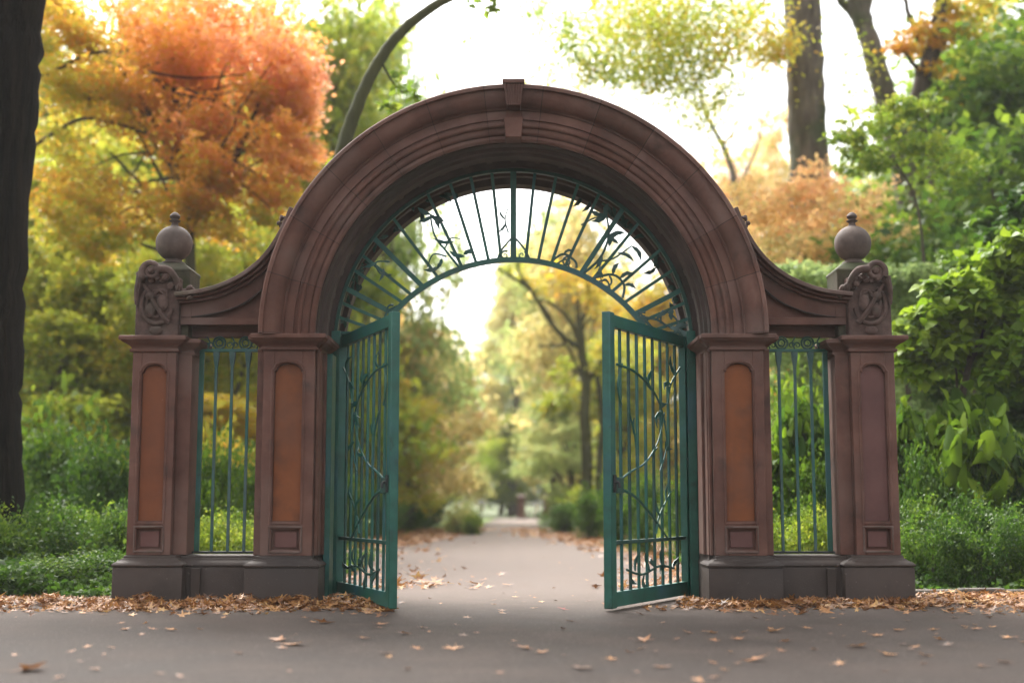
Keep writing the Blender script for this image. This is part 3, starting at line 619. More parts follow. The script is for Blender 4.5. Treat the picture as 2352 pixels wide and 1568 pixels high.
tree('maple_tree', 'spreading maple with red-orange and golden leaves behind the left wing of the gateway', 'tree',
     [(at(438, 1190, D)[0], D-13, 0), at(438, 900, D), at(436, 620, D), at(428, 480, D), at(410, 330, D), at(400, 200, D)], (.15, .07),
     [([at(436, 640, D), at(395, 590, D), at(320, 560, D)], .07, .03), ([at(430, 500, D), at(520, 400, D), at(560, 320, D), at(600, 220, D)], .07, .03), ([at(428, 520, D), at(330, 430, D), at(250, 350, D)], .06, .02),
      ([at(60, 345, D-1), at(130, 300, D-1), at(190, 272, D-1), at(260, 282, D-1), at(350, 312, D-1)], .05, .025),
      ([at(90, 180, D-1), at(150, 150, D-1), at(210, 122, D-1), at(330, 118, D-1), at(400, 110, D-1)], .05, .02),
      ([at(200, 230, D-1), at(250, 185, D-1), at(340, 150, D-1), at(400, 135, D-1)], .03, .015), ([at(340, 165, D-1), at(440, 180, D-1), at(570, 170, D-1)], .03, .015)],
     clumps, .125, 11, per=8, spread=.26, vj=.06, rays=.3, tilt=.6, droop=.3)

# leaning tree whose limb curves over the arch
D = 20.0
tree('leaning_tree', 'slender leaning tree curving out from behind the arch towards the upper right', 'tree',
     [(at(740, 1180, D)[0], D-13, 0), at(735, 900, D), at(748, 600, D), at(770, 420, D), at(796, 310, D), at(820, 240, D), at(875, 130, D), at(940, 55, D), at(1030, -5, D), at(1150, -60, D)], (.15, .06),
     [([at(870, 135, D), at(900, 190, D), at(925, 215, D)], .025, .01)],
     [pc(925, 200, D, 30, 40, 50, .22), pc(900, 250, D, 28, 30, 40, .25), pc(1100, -10, D, 60, 28, 90, .2), pc(1140, 20, D, 28, 18, 30, .18), pc(1240, -60, D, 100, 30, 150, .25), pc(760, 400, D, 30, 40, 50, .3)], .15, 5, 'barkmoss')

# ------ generic trees (three crowns, copied)
def proto_tree(seed, n, H=10., r=3.1, z0=1.6, leaf=.24, layered=False):
    rr = random.Random(seed); root = empty('tree'); b = MB()
    P = [(0, 0, -.1), (.1, 0, 1.5), (rr.uniform(-.3, .3), .1, 4), (rr.uniform(-.5, .5), 0, H*.8)]
    S = smooth_pts(P, 5); b.tube(S, [.24-.18*i/15 for i in range(16)], 10)
    cl = []
    for i in range(26):
        z = rr.uniform(z0, H); f = math.sin(min(1, max(.12, (H-z)/(H-z0)+.1))*PI*.62)
        a = rr.uniform(0, 2*PI); q = rr.uniform(.15, .95)*r*f; s = rr.uniform(.7, 1.35)
        cl.append((q*math.cos(a), q*math.sin(a), z, s*1.2, s*1.2, s*(.42 if layered else .8), n//26, rr.uniform(-.05, .05)))
    for c in cl:
        if rr.random() < .5:
            h = max(1.2, c[2]*.7); a = Vector(S[min(15, int(h/H*15))]); e = Vector(c[:3]); b.tube(smooth_pts([a, (a+e)/2+Vector((0, 0, .3)), e], 4), [.08-.06*i/8 for i in range(9)], 6)
    b.build('trunk', 'bark', root, ang=60)
    crown_obj('crown', cl, leaf, seed, root, (0, 0, 0), per=9, spread=.2, vj=.045, droop=.2)
    return root
def copy_tree(o):
    c = o.copy(); COL.objects.link(c)
    for ch in o.children: d = ch.copy(); COL.objects.link(d); d.parent = c
    return c
protos = [proto_tree(21, 10500), proto_tree(22, 10500, r=3.4), proto_tree(23, 11000, r=2.7, layered=True), proto_tree(24, 6500, r=3.2, leaf=.26)]
used = set()
def put(pi, px, dist, top, widen, v, label, group=None, mat=None, rot=None, bark=None, cat='tree', sink=0.):
    """stand a tree so that its top reaches picture row `top`"""
    x, y, zt = at(px, top, dist); k = protos[pi]
    o = k if pi not in used else copy_tree(k); used.add(pi)
    s = zt/11.; o.location = (at(px, 1150, dist)[0], y, -sink); o.scale = (s*widen, s*widen, s); o.rotation_euler = (0, 0, rot if rot is not None else (px*.37+dist) % 6.28)
    tag(o, label, cat, group)
    for ch in o.children:
        if ch.name.startswith('crown'):
            ch.color = (v, 0, 0, 1)
            if mat: ch.material_slots[0].link = 'OBJECT'; ch.material_slots[0].material = M[mat]
            else: ch.material_slots[0].link = 'OBJECT'; ch.material_slots[0].material = M['leaf']
        elif bark: ch.material_slots[0].link = 'OBJECT'; ch.material_slots[0].material = M[bark]
    return o
GB = 'trees growing behind the gateway'
for a in [
    (1, -150, 37, 150, 1.3, .30, 'green tree standing mostly hidden behind the dark old trunk'),
    (0, -420, 42, 80, 1.3, .34, 'green tree beyond the left edge of the picture'),
    (1, 2620, 38, 60, 1.3, .3, 'green tree beyond the right edge of the picture'),
    (0, 60, 33, 330, 1.2, .36, 'yellow-green tree just right of the dark old trunk, behind the left shrubs'),
    (2, 300, 36, 560, 1.6, .38, 'bright yellow-green drooping tree left of the left ball finial'),
    (1, 200, 46, 300, 1.1, .25, 'deep green tree showing through the gaps in the orange maple'),
    (0, 330, 50, -60, .8, .30, 'tall yellow-green tree right behind the middle of the orange maple'),
    (1, 100, 42, -40, .9, .27, 'tall green tree between the old dark trunk and the orange maple'),
    (2, 150, 30, 640, 1.3, .36, 'low green layered tree close behind the left bank shrubs'),
    (0, 760, 40, -60, .75, .34, 'tall green tree whose crown shows left of the curving limb'),
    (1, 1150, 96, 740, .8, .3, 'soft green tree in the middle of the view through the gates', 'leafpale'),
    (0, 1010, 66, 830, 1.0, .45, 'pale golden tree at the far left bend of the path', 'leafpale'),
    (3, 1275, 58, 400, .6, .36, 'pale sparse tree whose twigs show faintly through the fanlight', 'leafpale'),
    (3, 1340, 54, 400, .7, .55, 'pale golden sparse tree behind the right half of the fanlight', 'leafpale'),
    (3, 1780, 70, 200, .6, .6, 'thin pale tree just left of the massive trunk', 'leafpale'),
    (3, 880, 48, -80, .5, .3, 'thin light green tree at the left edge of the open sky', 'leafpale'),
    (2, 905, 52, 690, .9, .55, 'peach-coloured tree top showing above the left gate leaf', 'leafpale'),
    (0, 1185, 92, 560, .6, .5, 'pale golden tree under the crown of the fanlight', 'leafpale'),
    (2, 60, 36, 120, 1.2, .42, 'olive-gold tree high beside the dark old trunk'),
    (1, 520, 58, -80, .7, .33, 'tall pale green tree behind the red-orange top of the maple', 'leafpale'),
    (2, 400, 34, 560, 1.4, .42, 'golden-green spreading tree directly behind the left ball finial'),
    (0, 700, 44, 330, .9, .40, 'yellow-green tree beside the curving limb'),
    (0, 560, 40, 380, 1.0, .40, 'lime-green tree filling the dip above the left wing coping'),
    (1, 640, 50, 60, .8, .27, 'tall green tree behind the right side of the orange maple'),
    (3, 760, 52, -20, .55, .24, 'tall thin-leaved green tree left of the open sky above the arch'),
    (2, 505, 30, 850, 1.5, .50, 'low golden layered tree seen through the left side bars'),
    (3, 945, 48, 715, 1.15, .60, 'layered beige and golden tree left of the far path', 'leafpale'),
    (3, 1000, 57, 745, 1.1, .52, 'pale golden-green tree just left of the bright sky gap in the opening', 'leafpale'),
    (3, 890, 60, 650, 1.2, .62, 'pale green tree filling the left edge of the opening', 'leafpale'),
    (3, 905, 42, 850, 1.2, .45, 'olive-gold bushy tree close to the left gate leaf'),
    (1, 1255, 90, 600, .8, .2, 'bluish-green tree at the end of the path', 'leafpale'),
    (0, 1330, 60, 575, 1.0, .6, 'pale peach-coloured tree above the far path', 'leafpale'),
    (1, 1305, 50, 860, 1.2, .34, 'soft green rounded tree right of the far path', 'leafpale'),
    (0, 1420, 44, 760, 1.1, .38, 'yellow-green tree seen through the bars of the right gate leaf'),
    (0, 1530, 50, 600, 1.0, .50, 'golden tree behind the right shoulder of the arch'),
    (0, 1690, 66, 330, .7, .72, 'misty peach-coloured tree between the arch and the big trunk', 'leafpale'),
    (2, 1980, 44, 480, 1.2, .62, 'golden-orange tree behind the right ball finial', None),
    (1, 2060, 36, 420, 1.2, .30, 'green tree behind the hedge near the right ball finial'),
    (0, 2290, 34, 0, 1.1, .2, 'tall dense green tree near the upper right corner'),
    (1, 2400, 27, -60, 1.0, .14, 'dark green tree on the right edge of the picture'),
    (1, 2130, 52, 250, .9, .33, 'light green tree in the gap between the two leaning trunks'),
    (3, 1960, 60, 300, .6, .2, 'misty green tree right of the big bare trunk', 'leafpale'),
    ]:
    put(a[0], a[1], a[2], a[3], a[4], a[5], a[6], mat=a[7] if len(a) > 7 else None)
rr = random.Random(77)
for i in range(17):
    px = -150+i*165; top = 700+rr.uniform(-90, 90) if abs(px-1060) > 130 else 930
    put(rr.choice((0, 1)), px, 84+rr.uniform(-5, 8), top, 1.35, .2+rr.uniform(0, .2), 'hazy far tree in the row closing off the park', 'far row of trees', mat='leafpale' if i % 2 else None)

# right-centre tree with twisting limbs
D = 42.0
tree('twisted_tree', 'tree with twisting dark limbs and two pale stems right of the far path', 'tree',
     [(at(1345, 1180, D)[0], D-13, 0), at(1347, 1050, D), at(1342, 950, D), at(1345, 880, D), at(1335, 800, D), at(1330, 740, D)], (.20, .12),
     [([at(1335, 800, D), at(1290, 770, D), at(1250, 720, D), at(1215, 660, D), at(1180, 640, D), at(1140, 615, D)], .10, .035), ([at(1330, 790, D), at(1310, 740, D), at(1270, 700, D), at(1240, 690, D)], .09, .03),
      ([at(1300, 790, D), at(1270, 795, D), at(1235, 792, D)], .06, .025), ([at(1330, 750, D), at(1350, 690, D), at(1345, 640, D)], .09, .04), ([at(1345, 880, D), at(1385, 820, D), at(1400, 740, D)], .10, .05),
      ([(at(1382, 1180, D)[0], D-13, 0), at(1375, 1080, D), at(1384, 960, D), at(1370, 860, D)], .14, .08), ([at(1215, 660, D), at(1190, 620, D), at(1200, 560, D)], .05, .02)],
     [pc(1320, 640, D, 110, 60, 350, .52), pc(1230, 640, D+1, 70, 50, 90, .5), pc(1390, 700, D, 60, 70, 300, .5), pc(1300, 850, D+2, 50, 34, 150, .36), pc(1360, 920, D+1, 60, 50, 350, .38), pc(1280, 930, D+1, 50, 30, 200, .36), pc(1400, 830, D, 50, 50, 250, .42), pc(1160, 620, D, 40, 24, 40, .35)], .2, 31, 'barkmoss', rays=.6)

# big bare trunk, right
D = 29.0
spr = [(1270, 30, 60, 40, 45, .25), (1330, 110, 50, 40, 50, .27), (1400, 60, 90, 60, 170, .42), (1460, 110, 90, 60, 260, .40), (1510, 50, 80, 50, 200, .38), (1540, 110, 60, 40, 170, .44), (1580, 60, 60, 40, 90, .30), (1640, 30, 60, 40, 70, .28),
       (1640, 110, 60, 30, 100, .48), (1700, 60, 60, 40, 80, .38), (1750, 100, 50, 36, 130, .48), (1780, 120, 40, 24, 110, .5), (1420, 170, 50, 26, 60, .32), (1380, 165, 50, 24, 45, .28), (1500, 190, 50, 30, 80, .35), (1560, 210, 50, 30, 60, .3),
       (1620, 170, 50, 30, 70, .35), (1345, 180, 40, 24, 55, .45), (1290, 70, 30, 26, 20, .25), (1660, 230, 40, 24, 40, .3), (1600, 270, 34, 22, 40, .33), (1540, 160, 50, 34, 60, .3), (1450, 20, 70, 30, 90, .3), (1560, 0, 90, 30, 110, .32), (1740, 10, 60, 30, 60, .35), (1080, 100, 30, 14, 10, .25), (1230, 20, 60, 30, 60, .25), (1300, 130, 50, 30, 40, .3), (1480, 60, 120, 60, 150, .42), (1420, 130, 240, 100, 190, .34), (1680, 150, 130, 110, 130, .4), (1950, 200, 50, 130, 70, .38), (1290, 80, 130, 80, 80, .3), (1620, 330, 60, 60, 50, .42), (1250, 180, 40, 24, 25, .35), (1620, 60, 90, 40, 100, .32)]
tree('tall_trunk_tree', 'massive straight grey-brown trunk with mossy edges and sparse yellow-green twigs hanging to its left', 'tree',
     [(at(1858, 1200, 30)[0], 17, 0), at(1858, 800, 30), at(1856, 380, 30), at(1850, 200, 30), at(1842, 0, 30), at(1838, -300, 30), at(1840, -500, 30)], (.47, .42),
     [([at(1838, -200, 30), at(1650, -120, D), at(1520, 0, D), at(1440, 100, D)], .06, .012), ([at(1840, -120, 30), at(1740, 20, D), at(1650, 120, D), at(1590, 200, D)], .05, .01), ([at(1838, -320, 30), at(1560, -180, D), at(1400, -40, D), at(1330, 60, D)], .07, .012), ([at(1842, -300, 30), at(2000, -480, D), at(2150, -560, D)], .2, .06)],
     [pc(x, y, D+random.Random(i).uniform(-1, 1), a*1.15, b_*1.15, int(n*4.), v+.0, ry=a*3) for i, (x, y, a, b_, n, v) in enumerate(spr)] + [pc(1600, -520, D, 250, 110, 900, .35), pc(2100, -560, D, 250, 110, 900, .35)], .115, 41, 'barkpale', sides=24, per=5, spread=.34, vj=.06)
D = 31.0
tree('forked_tree', 'leaning forked grey tree right of the massive trunk, splitting at the top edge', 'tree',
     [(at(2120, 1200, D)[0], D-13, 0), at(2110, 700, D), at(2075, 400, D), at(2035, 240, D), at(1998, 100, D), at(1970, 20, D), at(1945, -120, D)], (.34, .20),
     [([at(1995, 100, D), at(1975, 50, D), at(1935, 5, D), at(1890, -80, D)], .17, .10), ([at(1990, 60, D), at(1992, 0, D), at(2000, -100, D)], .15, .1)],
     [pc(1900, -160, D, 120, 60, 300, .4), pc(2010, -200, D, 140, 70, 400, .4)], .18, 42, 'barkpale', sides=18)
D = 29.0
tree('golden_tree', 'tree with golden leaves and a curving stem in the upper right', 'tree',
     [(at(2175, 1200, D)[0], D-13, 0), at(2170, 700, D), at(2150, 400, D), at(2110, 250, D), at(2125, 160, D), at(2150, 80, D), at(2170, -60, D)], (.30, .13),
     [([at(2110, 230, D), at(2130, 140, D), at(2095, 60, D), at(2070, -20, D)], .09, .05), ([at(2150, 380, D), at(2200, 280, D), at(2260, 160, D)], .12, .05)],
     [pc(2110, 90, D, 80, 34, 420, .6), pc(2060, 105, D-.5, 50, 22, 150, .66), pc(2180, 60, D, 80, 50, 500, .55), pc(2160, 160, D, 60, 24, 160, .58), pc(2230, 20, D, 90, 60, 500, .48), pc(2190, 230, D, 60, 40, 160, .45), pc(2280, 120, D, 90, 70, 600, .36), pc(2320, 260, D, 80, 80, 500, .3), pc(2230, 330, D-1, 60, 40, 250, .32)], .16, 43, 'bark', rays=.6)
D = 23.0
tree('green_bough_tree', 'bright green small-leaved bough between the massive trunk and the right edge', 'tree',
     [(at(2130, 1200, D)[0], D-13, 0), at(2128, 800, D), at(2110, 500, D), at(2060, 380, D), at(2000, 330, D)], (.035, .015), [],
     [pc(2000, 300, D, 90, 40, 450, .26), pc(1950, 330, D, 45, 34, 160, .28), pc(2060, 260, D, 70, 40, 350, .27), pc(2030, 360, D, 90, 36, 420, .25), pc(2110, 330, D, 80, 50, 450, .24), pc(2120, 240, D, 60, 40, 250, .27), pc(1960, 390, D, 40, 18, 70, .28), pc(2200, 380, D, 80, 50, 350, .22)], .12, 44, 'bark', rays=.8)
# pale bare tree
D = 58.0
tree('bare_pale_tree', 'thin pale tree with almost bare twigs beyond the right shoulder of the arch', 'tree',
     [(at(1700, 1190, D)[0], D-13, 0), at(1695, 800, D), at(1688, 450, D), at(1665, 350, D), at(1620, 260, D), at(1600, 180, D)], (.24, .07),
     [([at(1688, 440, D), at(1740, 330, D), at(1745, 220, D)], .1, .03), ([at(1660, 340, D), at(1700, 260, D), at(1690, 180, D)], .08, .03), ([at(1620, 260, D), at(1560, 200, D), at(1540, 120, D)], .08, .03)],
     [pc(1600, 220, D, 60, 50, 120, .42), pc(1720, 330, D, 60, 80, 90, .75), pc(1650, 200, D, 50, 60, 80, .5)], .24, 45, 'barkpale', mat='leafpale')
# ------ shrubs
def proto_shrub(name, n, leaf, seed, mat='leaf', wid=.62, per=9, tilt=.8, droop=0., vj=.08, big=False):
    rr = random.Random(seed); root = empty(name); cl = []
    for i in range(16):
        a = rr.uniform(0, 2*PI); q = rr.uniform(0, .62); z = rr.uniform(.08, .78)*(1.1-q*.6)
        s = rr.uniform(.22, .38); cl.append((q*math.cos(a), q*math.sin(a), z, s*1.2, s*1.2, s*.8, n//16, rr.uniform(-.06, .06)))
    b = MB()
    for c in cl[:9]: b.tube(smooth_pts([(rr.uniform(-.06, .06), rr.uniform(-.06, .06), -.05), (c[0]*.5, c[1]*.5, c[2]*.6), c[:3]], 3), [.02-.015*i/6 for i in range(7)], 5)
    b.build('stems', 'bark', root, ang=60)
    crown_obj('foliage', cl, leaf, seed, root, (0, 0, 0), mat=mat, per=per, spread=.22, vj=vj, wid=wid, tilt=tilt, droop=droop, big=big)
    return root
sh = {'fine': proto_shrub('shrub', 5200, .055, 51, vj=.035), 'mid': proto_shrub('shrub', 3200, .075, 52, 'broad'), 'big': proto_shrub('broadleaf_shrub', 1300, .16, 53, 'broad', .95, 5, .6, .7, .1, True), 'far': proto_shrub('shrub', 2600, .09, 54)}
sused = set()
def shrub(kind, px, dist, top, rx, v, label, group=None, mat=None, ry=None, zb=0):
    o = sh[kind]
    if kind in sused: o = copy_tree(o)
    sused.add(kind)
    x, y, z = at(px, top, dist); rxm = rx*dist/FPX
    o.location = (x, y, zb); o.scale = (rxm/.85, (ry or rxm)/.85, (z-zb)/.95); o.rotation_euler = (0, 0, (px*.71+dist*3) % 6.28 if not ry else 0)
    tag(o, label, 'shrub', group)
    for ch in o.children:
        if ch.name.startswith('foliage'):
            ch.color = (v, 0, 0, 1)
            if mat: ch.material_slots[0].link = 'OBJECT'; ch.material_slots[0].material = M[mat]
            else: ch.material_slots[0].link = 'OBJECT'; ch.material_slots[0].material = ch.data.materials[0]
    return o
# left, behind the pillar and the old tree
LG = 'low green shrubs on the left bank'; RG = 'low green shrubs on the right bank'; HG = 'hedge shrubs behind the right wing'
for (px, d, top, rx, v, k) in [(20, 14.6, 1260, 150, .06, 'fine'), (150, 14.9, 1240, 130, .09, 'fine'), (240, 15.3, 1230, 110, .11, 'fine'), (60, 16.2, 1130, 170, .08, 'fine'), (210, 16.8, 1080, 150, .10, 'fine'), (320, 17, 1110, 120, .10, 'fine'), (-60, 16, 1090, 150, .12, 'fine'),
                               (450, 17.5, 1120, 110, .22, 'fine'), (560, 17.2, 1140, 110, .24, 'fine'), (640, 18.5, 1150, 100, .2, 'fine')]:
    shrub(k, px, d, top, rx, v, 'knee-high fine-leaved green shrub on the left bank', LG)
for (px, d, top, rx, v, t) in [(250, 20, 1000, 150, .25, 'broad-leaved green shrub left of the left outer pillar'), (110, 22, 960, 160, .35, 'olive-green shrub right of the dark old trunk'),
                               (480, 21, 1010, 120, .36, 'green shrub seen low through the left side bars'), (590, 23, 1040, 110, .4, 'light green shrub behind the left inner pillar')]:
    shrub('mid', px, d, top, rx, v, t)
shrub('far', 520, 27, 900, 110, .48, 'rounded golden shrub seen mid-height through the left side bars')
shrub('far', 180, 28, 840, 190, .29, 'mid-green shrub mass behind the left bank')
shrub('far', 350, 30, 900, 130, .30, 'mid-green shrub right behind the left outer pillar')
# right
for (px, d, top, rx, v) in [(2130, 14.9, 1130, 110, .07), (2250, 14.7, 1140, 120, .05), (2370, 14.6, 1090, 120, .03), (2180, 15.6, 1070, 130, .09), (2310, 15.6, 1080, 130, .07), (2080, 16.0, 1060, 100, .1), (1800, 16.2, 1120, 100, .22), (1900, 16.2, 1090, 100, .22), (1700, 17, 1110, 80, .2)]:
    shrub('fine', px, d, top, rx, v, 'waist-high leafy green shrub on the right bank', RG)
for (px, d, top, rx, v, lab) in [(2120, 16.3, 1010, 90, .30, 'loose dark green shrub touching the right outer pillar'), (2290, 16.4, 985, 120, .24, 'loose dark green shrub low on the right edge of the picture'), (1850, 16.9, 1040, 110, .34, 'loose green shrub low behind the right side bars')]:
    shrub('mid', px, d, top, rx, v, lab)
shrub('big', 2230, 16.9, 870, 170, .55, 'large-leaved shrub with drooping pale leaves right of the right outer pillar')
shrub('big', 2080, 17.3, 900, 120, .5, 'large-leaved shrub just behind the right outer pillar')
shrub('big', 1840, 17.6, 880, 120, .45, 'large-leaved shrub seen through the right side bars')
shrub('mid', 1830, 20, 860, 130, .55, 'yellow-green shrub seen high through the right side bars')
def mass(name, label, foot, dist, cl, size, seed, cat='shrub', mat='leaf', dens=.3, group=None, bark='bark', deep=0, **kw):
    x = at(foot, 1150, dist)[0]; top = min(c[1] for c in cl); q = cl[len(cl)//2]
    return tree(name, label, cat, [(x, dist-13, 0), at(foot, 1000, dist), at((foot+q[0])/2, 850, dist), at(q[0], max(q[1], top+30), dist)], (.07, .03), [],
                [pc(c[0], c[1], dist+random.Random(i*7+seed).uniform(-.7, .7), c[2], c[3], int(c[2]*c[3]*dens), c[4], ry=deep*c[2] if deep else None) for i, c in enumerate(cl)], size, seed, bark, mat, group, rays=.5, **kw)
mass('tall_shrub', 'tall bright green shrub towering right of the right ball finial', 2200, 17.5,
     [(2330, 610, 90, 60, 0.65), (2250, 620, 70, 50, 0.60), (2200, 690, 80, 60, 0.70), (2300, 720, 90, 70, 0.65), (2150, 780, 70, 60, 0.77), (2240, 810, 90, 70, 0.70), (2340, 830, 70, 80, 0.55), (2110, 840, 60, 40, 0.75), (2350, 560, 50, 30, 0.70), (2100, 760, 50, 60, 0.77), (2380, 700, 50, 90, 0.50)], .15, 71, mat='broad', dens=.13, wid=.8, tilt=.55, vj=.09, big=True, droop=.3)
mass('tall_shrub', 'dark green shrub with hanging leaves at the right edge', 2370, 19.5,
     [(2380, 480, 70, 80, .25), (2320, 560, 70, 50, .35), (2270, 520, 60, 40, .35), (2380, 640, 60, 80, .25), (2300, 650, 80, 60, .3), (2220, 600, 60, 36, .4), (2350, 900, 80, 100, .2), (2260, 780, 90, 80, .2), (2150, 820, 90, 80, .25)], .14, 72, mat='broad', dens=.15, vj=.08, wid=.8, tilt=.6, big=True)
for k, (px, lab) in enumerate(((1800, 'grey-green hedge shrub behind the right wing coping'), (1935, 'grey-green hedge shrub just left of the right ball finial'), (2090, 'grey-green hedge shrub right of the right ball finial'), (2240, 'grey-green hedge shrub furthest to the right'))):
    mass('hedge_shrub', lab, px, 22.5, [(px-30, 640, 60, 34, .2), (px+40, 632, 60, 34, .24), (px, 700, 90, 50, .2), (px-20, 800, 90, 60, .22), (px+30, 900, 90, 70, .2), (px, 1010, 90, 70, .18)], .10, 80+k, mat='leafpale', dens=.3)
wl = random.Random(303)
mass('weeping_tree', 'yellow-green tree with long hanging foliage between the dark old trunk and the left outer pillar', 210, 31,
     [(60+i*22+wl.uniform(-14, 14), 620+wl.uniform(-60, 300), wl.uniform(18, 34), wl.uniform(60, 130), .36+wl.uniform(-.07, .09)) for i in range(13) for _ in (0, 1, 2)], .12, 93, 'tree', dens=.2, deep=5, vj=.05, tilt=1.2, droop=1.)
mass('weeping_tree', 'lime-green tree with hanging foliage filling the dip above the left wing', 520, 33,
     [(430+i*24+wl.uniform(-14, 14), 560+wl.uniform(-60, 260), wl.uniform(20, 36), wl.uniform(50, 100), .37+wl.uniform(-.07, .07)) for i in range(14) for _ in (0, 1, 2)], .12, 94, 'tree', dens=.2, deep=5, vj=.05, tilt=1.2, droop=1.)
mass('orange_tree', 'small tree with peach-orange leaves in front of the massive trunk', 1850, 28,
     [(1850, 425, 60, 40, .78), (1790, 450, 50, 36, .74), (1910, 440, 50, 44, .76), (1740, 500, 60, 50, .68), (1820, 520, 80, 50, .74), (1900, 520, 80, 50, .72), (1970, 500, 50, 40, .72), (2030, 540, 60, 26, .66), (1760, 570, 70, 40, .6), (1850, 590, 90, 36, .62), (1940, 580, 70, 36, .62), (2020, 575, 60, 24, .6), (1710, 440, 40, 30, .66), (1990, 460, 60, 26, .68), (1720, 620, 60, 40, .5)], .125, 90, 'tree', dens=.21, vj=.06, deep=2.2, mat='leafpale')
bpy.context.scene.collection.objects[-1].color = (-.03, 0, 0, 1)
# by the path
shrub('far', 1052, 40, 1128, 46, .40, 'round pale yellow bush left of the far path', None, 'leafpale')
shrub('far', 1083, 39, 1163, 26, .18, 'small dark green bush beside the pale round bush')
for (px, d, top) in [(1290, 40, 1150), (1350, 34, 1120), (1410, 28, 1090), (1480, 25, 1080), (1560, 22, 1090)]:
    shrub('mid', px, d, top, 60, .3, 'spreading green shrub on the right side of the path', 'shrubs right of the path')
for (px, d, top) in [(930, 43, 1140), (980, 47, 1150), (870, 36, 1110), (800, 28, 1080), (740, 22, 1070)]:
    shrub('mid', px, d, top, 60, .3, 'green shrub on the left side of the path', 'shrubs left of the path')

# ground cover
def cover(name, areas, size, seed, mat, kind_label, cat, vcol=0.):
    rng = np.random.default_rng(seed); PP = []; VV = []
    for (x0, x1, y0, y1, h, n, v) in areas:
        x = rng.uniform(x0, x1, n); y = rng.uniform(y0, y1, n)
        hh = h*(.5+.5*np.sin(x*2.1+1)*np.sin(y*1.7)+.35*np.sin(x*5.3)*np.sin(y*4.1+x)); z = .02+rng.uniform(0, 1, n)*np.abs(hh)
        PP.append(np.stack([x, y, z], 1)); VV.append(v+rng.normal(0, .035, n)+.06*np.sin(x*1.3)*np.sin(y*1.1))
    P = np.concatenate(PP); me = make_leaf_mesh(name, P, size*rng.uniform(.6, 1.4, len(P)), np.concatenate(VV), rng, mat=mat, tilt=.8)
    o = bpy.data.objects.new(name, me); COL.objects.link(o); o.color = (vcol, 0, 0, 1); tag(o, kind_label, cat, kind='stuff'); return o
cover('ground_cover', [(-8, -4.1, .75, 4, .35, 16000, .07), (-9, -2.2, 3, 9, .3, 14000, .12), (4.1, 8, .9, 4, .4, 16000, .07), (2.6, 9, 3, 9, .3, 12000, .12), (-14, -5, 8, 32, .35, 14000, .28), (3.4, 12, 8, 32, .35, 14000, .28)], .075, 61, 'leaf', 'low green ground cover under the shrubs on both banks', 'ground cover')

# ---------------------------------------------------------------- fallen leaves
def leaf_shape(seed, s=1.):
    rr = random.Random(seed); vs = []; n = 10; cz = rr.uniform(.1, .25)
    tips = [0.55, 1.0, .62, 1.0, .6, 1.05, .6, 1.0, .6, .95]
    ring_ = []
    for i in range(n):
        a = 2*PI*i/n+rr.uniform(-.12, .12); r = tips[i]*rr.uniform(.8, 1.1)*.5*(.55 if i % 2 == 0 else 1)
        ring_.append((r*math.cos(a), r*math.sin(a)*.85, abs(r*r*cz*math.cos(a*1.5+seed))+rr.uniform(0, .05)))
    vs = [(0, 0, .02)]+ring_+[(-.02, -.5, .05), (.02, -.5, .05)]
    fs = [(0, i+1, (i+1) % n+1) for i in range(n)]
    return vs, fs
def litter(name, pts, size, seed, label, vm=.5, vs_=.2):
    """loose leaves as one heap; pts = list of (x, y, z)"""
    rng = np.random.default_rng(seed); sh_ = [leaf_shape(k) for k in range(5)]; V = []; F = []; A = []
    rot = random.Random(seed)
    for (x, y, z) in pts:
        v_, f_ = sh_[rot.randrange(5)]; s = size*rot.choice((.45, .6, .8, 1, 1.3, 1.6))*rot.uniform(.8, 1.2); R = Matrix.Rotation(rot.uniform(0, 6.28), 3, 'Z') @ Matrix.Rotation(rot.gauss(0, .35), 3, 'X') @ Matrix.Rotation(rot.gauss(0, .35), 3, 'Y')
        b0 = len(V); V += [tuple(R @ (Vector(p)*s)+Vector((x, y, z+.01))) for p in v_[:11]]; F += [tuple(b0+i for i in f) for f in f_]; A += [min(.93, max(0, rot.gauss(vm, vs_)))]*len(f_)
    me = bpy.data.meshes.new(name); me.from_pydata(V, [], F); a_ = me.attributes.new('v', 'FLOAT', 'FACE'); a_.data.foreach_set('value', A); me.materials.append(M['litter'])
    o = bpy.data.objects.new(name, me); COL.objects.link(o); o.color = (0, 0, 0, 1); tag(o, label, 'leaf litter', kind='stuff'); return o
rl = random.Random(8); pts = []
for i in range(5200):    # left pile in front of the plinth
    x = rl.uniform(-6.2, -1.15); y = rl.gauss(-.34, .28) if x > -4.1 else rl.gauss(.1, .36)
    if x > -4.0 and y > .1: y = -rl.random()*.4
    if x > -2.0 and y > -.1: y = rl.uniform(-.7, -.1)
    lim = -.62-.4*abs(math.sin(x*2.3+.6))
    if y < lim: continue
    h = max(0, .11*(1-abs(y+.15)/.6))*(.2+.8*abs(math.sin(x*3.1+math.sin(x*7))))
    pts.append((x, y, rl.random()*h))
for i in range(620):
    x = rl.uniform(-7, -1.1); pts.append((x, -.55-abs(rl.gauss(0, .42))*(.4+.6*abs(math.sin(x*1.7))), .004))
litter('leaf_pile', pts, .095, 1, 'heap of tan and orange fallen leaves along the foot of the left plinth', .52, .24)
pts = []
for i in range(3200):
    x = rl.uniform(1.6, 6.4); y = rl.gauss(-.22, .16) if x < 4.1 else rl.gauss(.05, .36)
    if x < 4.0 and y > (-.08 if x < 2.7 else .1): continue
    h = .05*(.5+.5*abs(math.sin(x*2.7))) if x < 4 else .08
    pts.append((x, y, rl.random()*h))
for i in range(620):
    x = rl.uniform(1.2, 7); pts.append((x, -.4-abs(rl.gauss(0, .45))*(.4+.6*abs(math.sin(x*1.9))), .004))
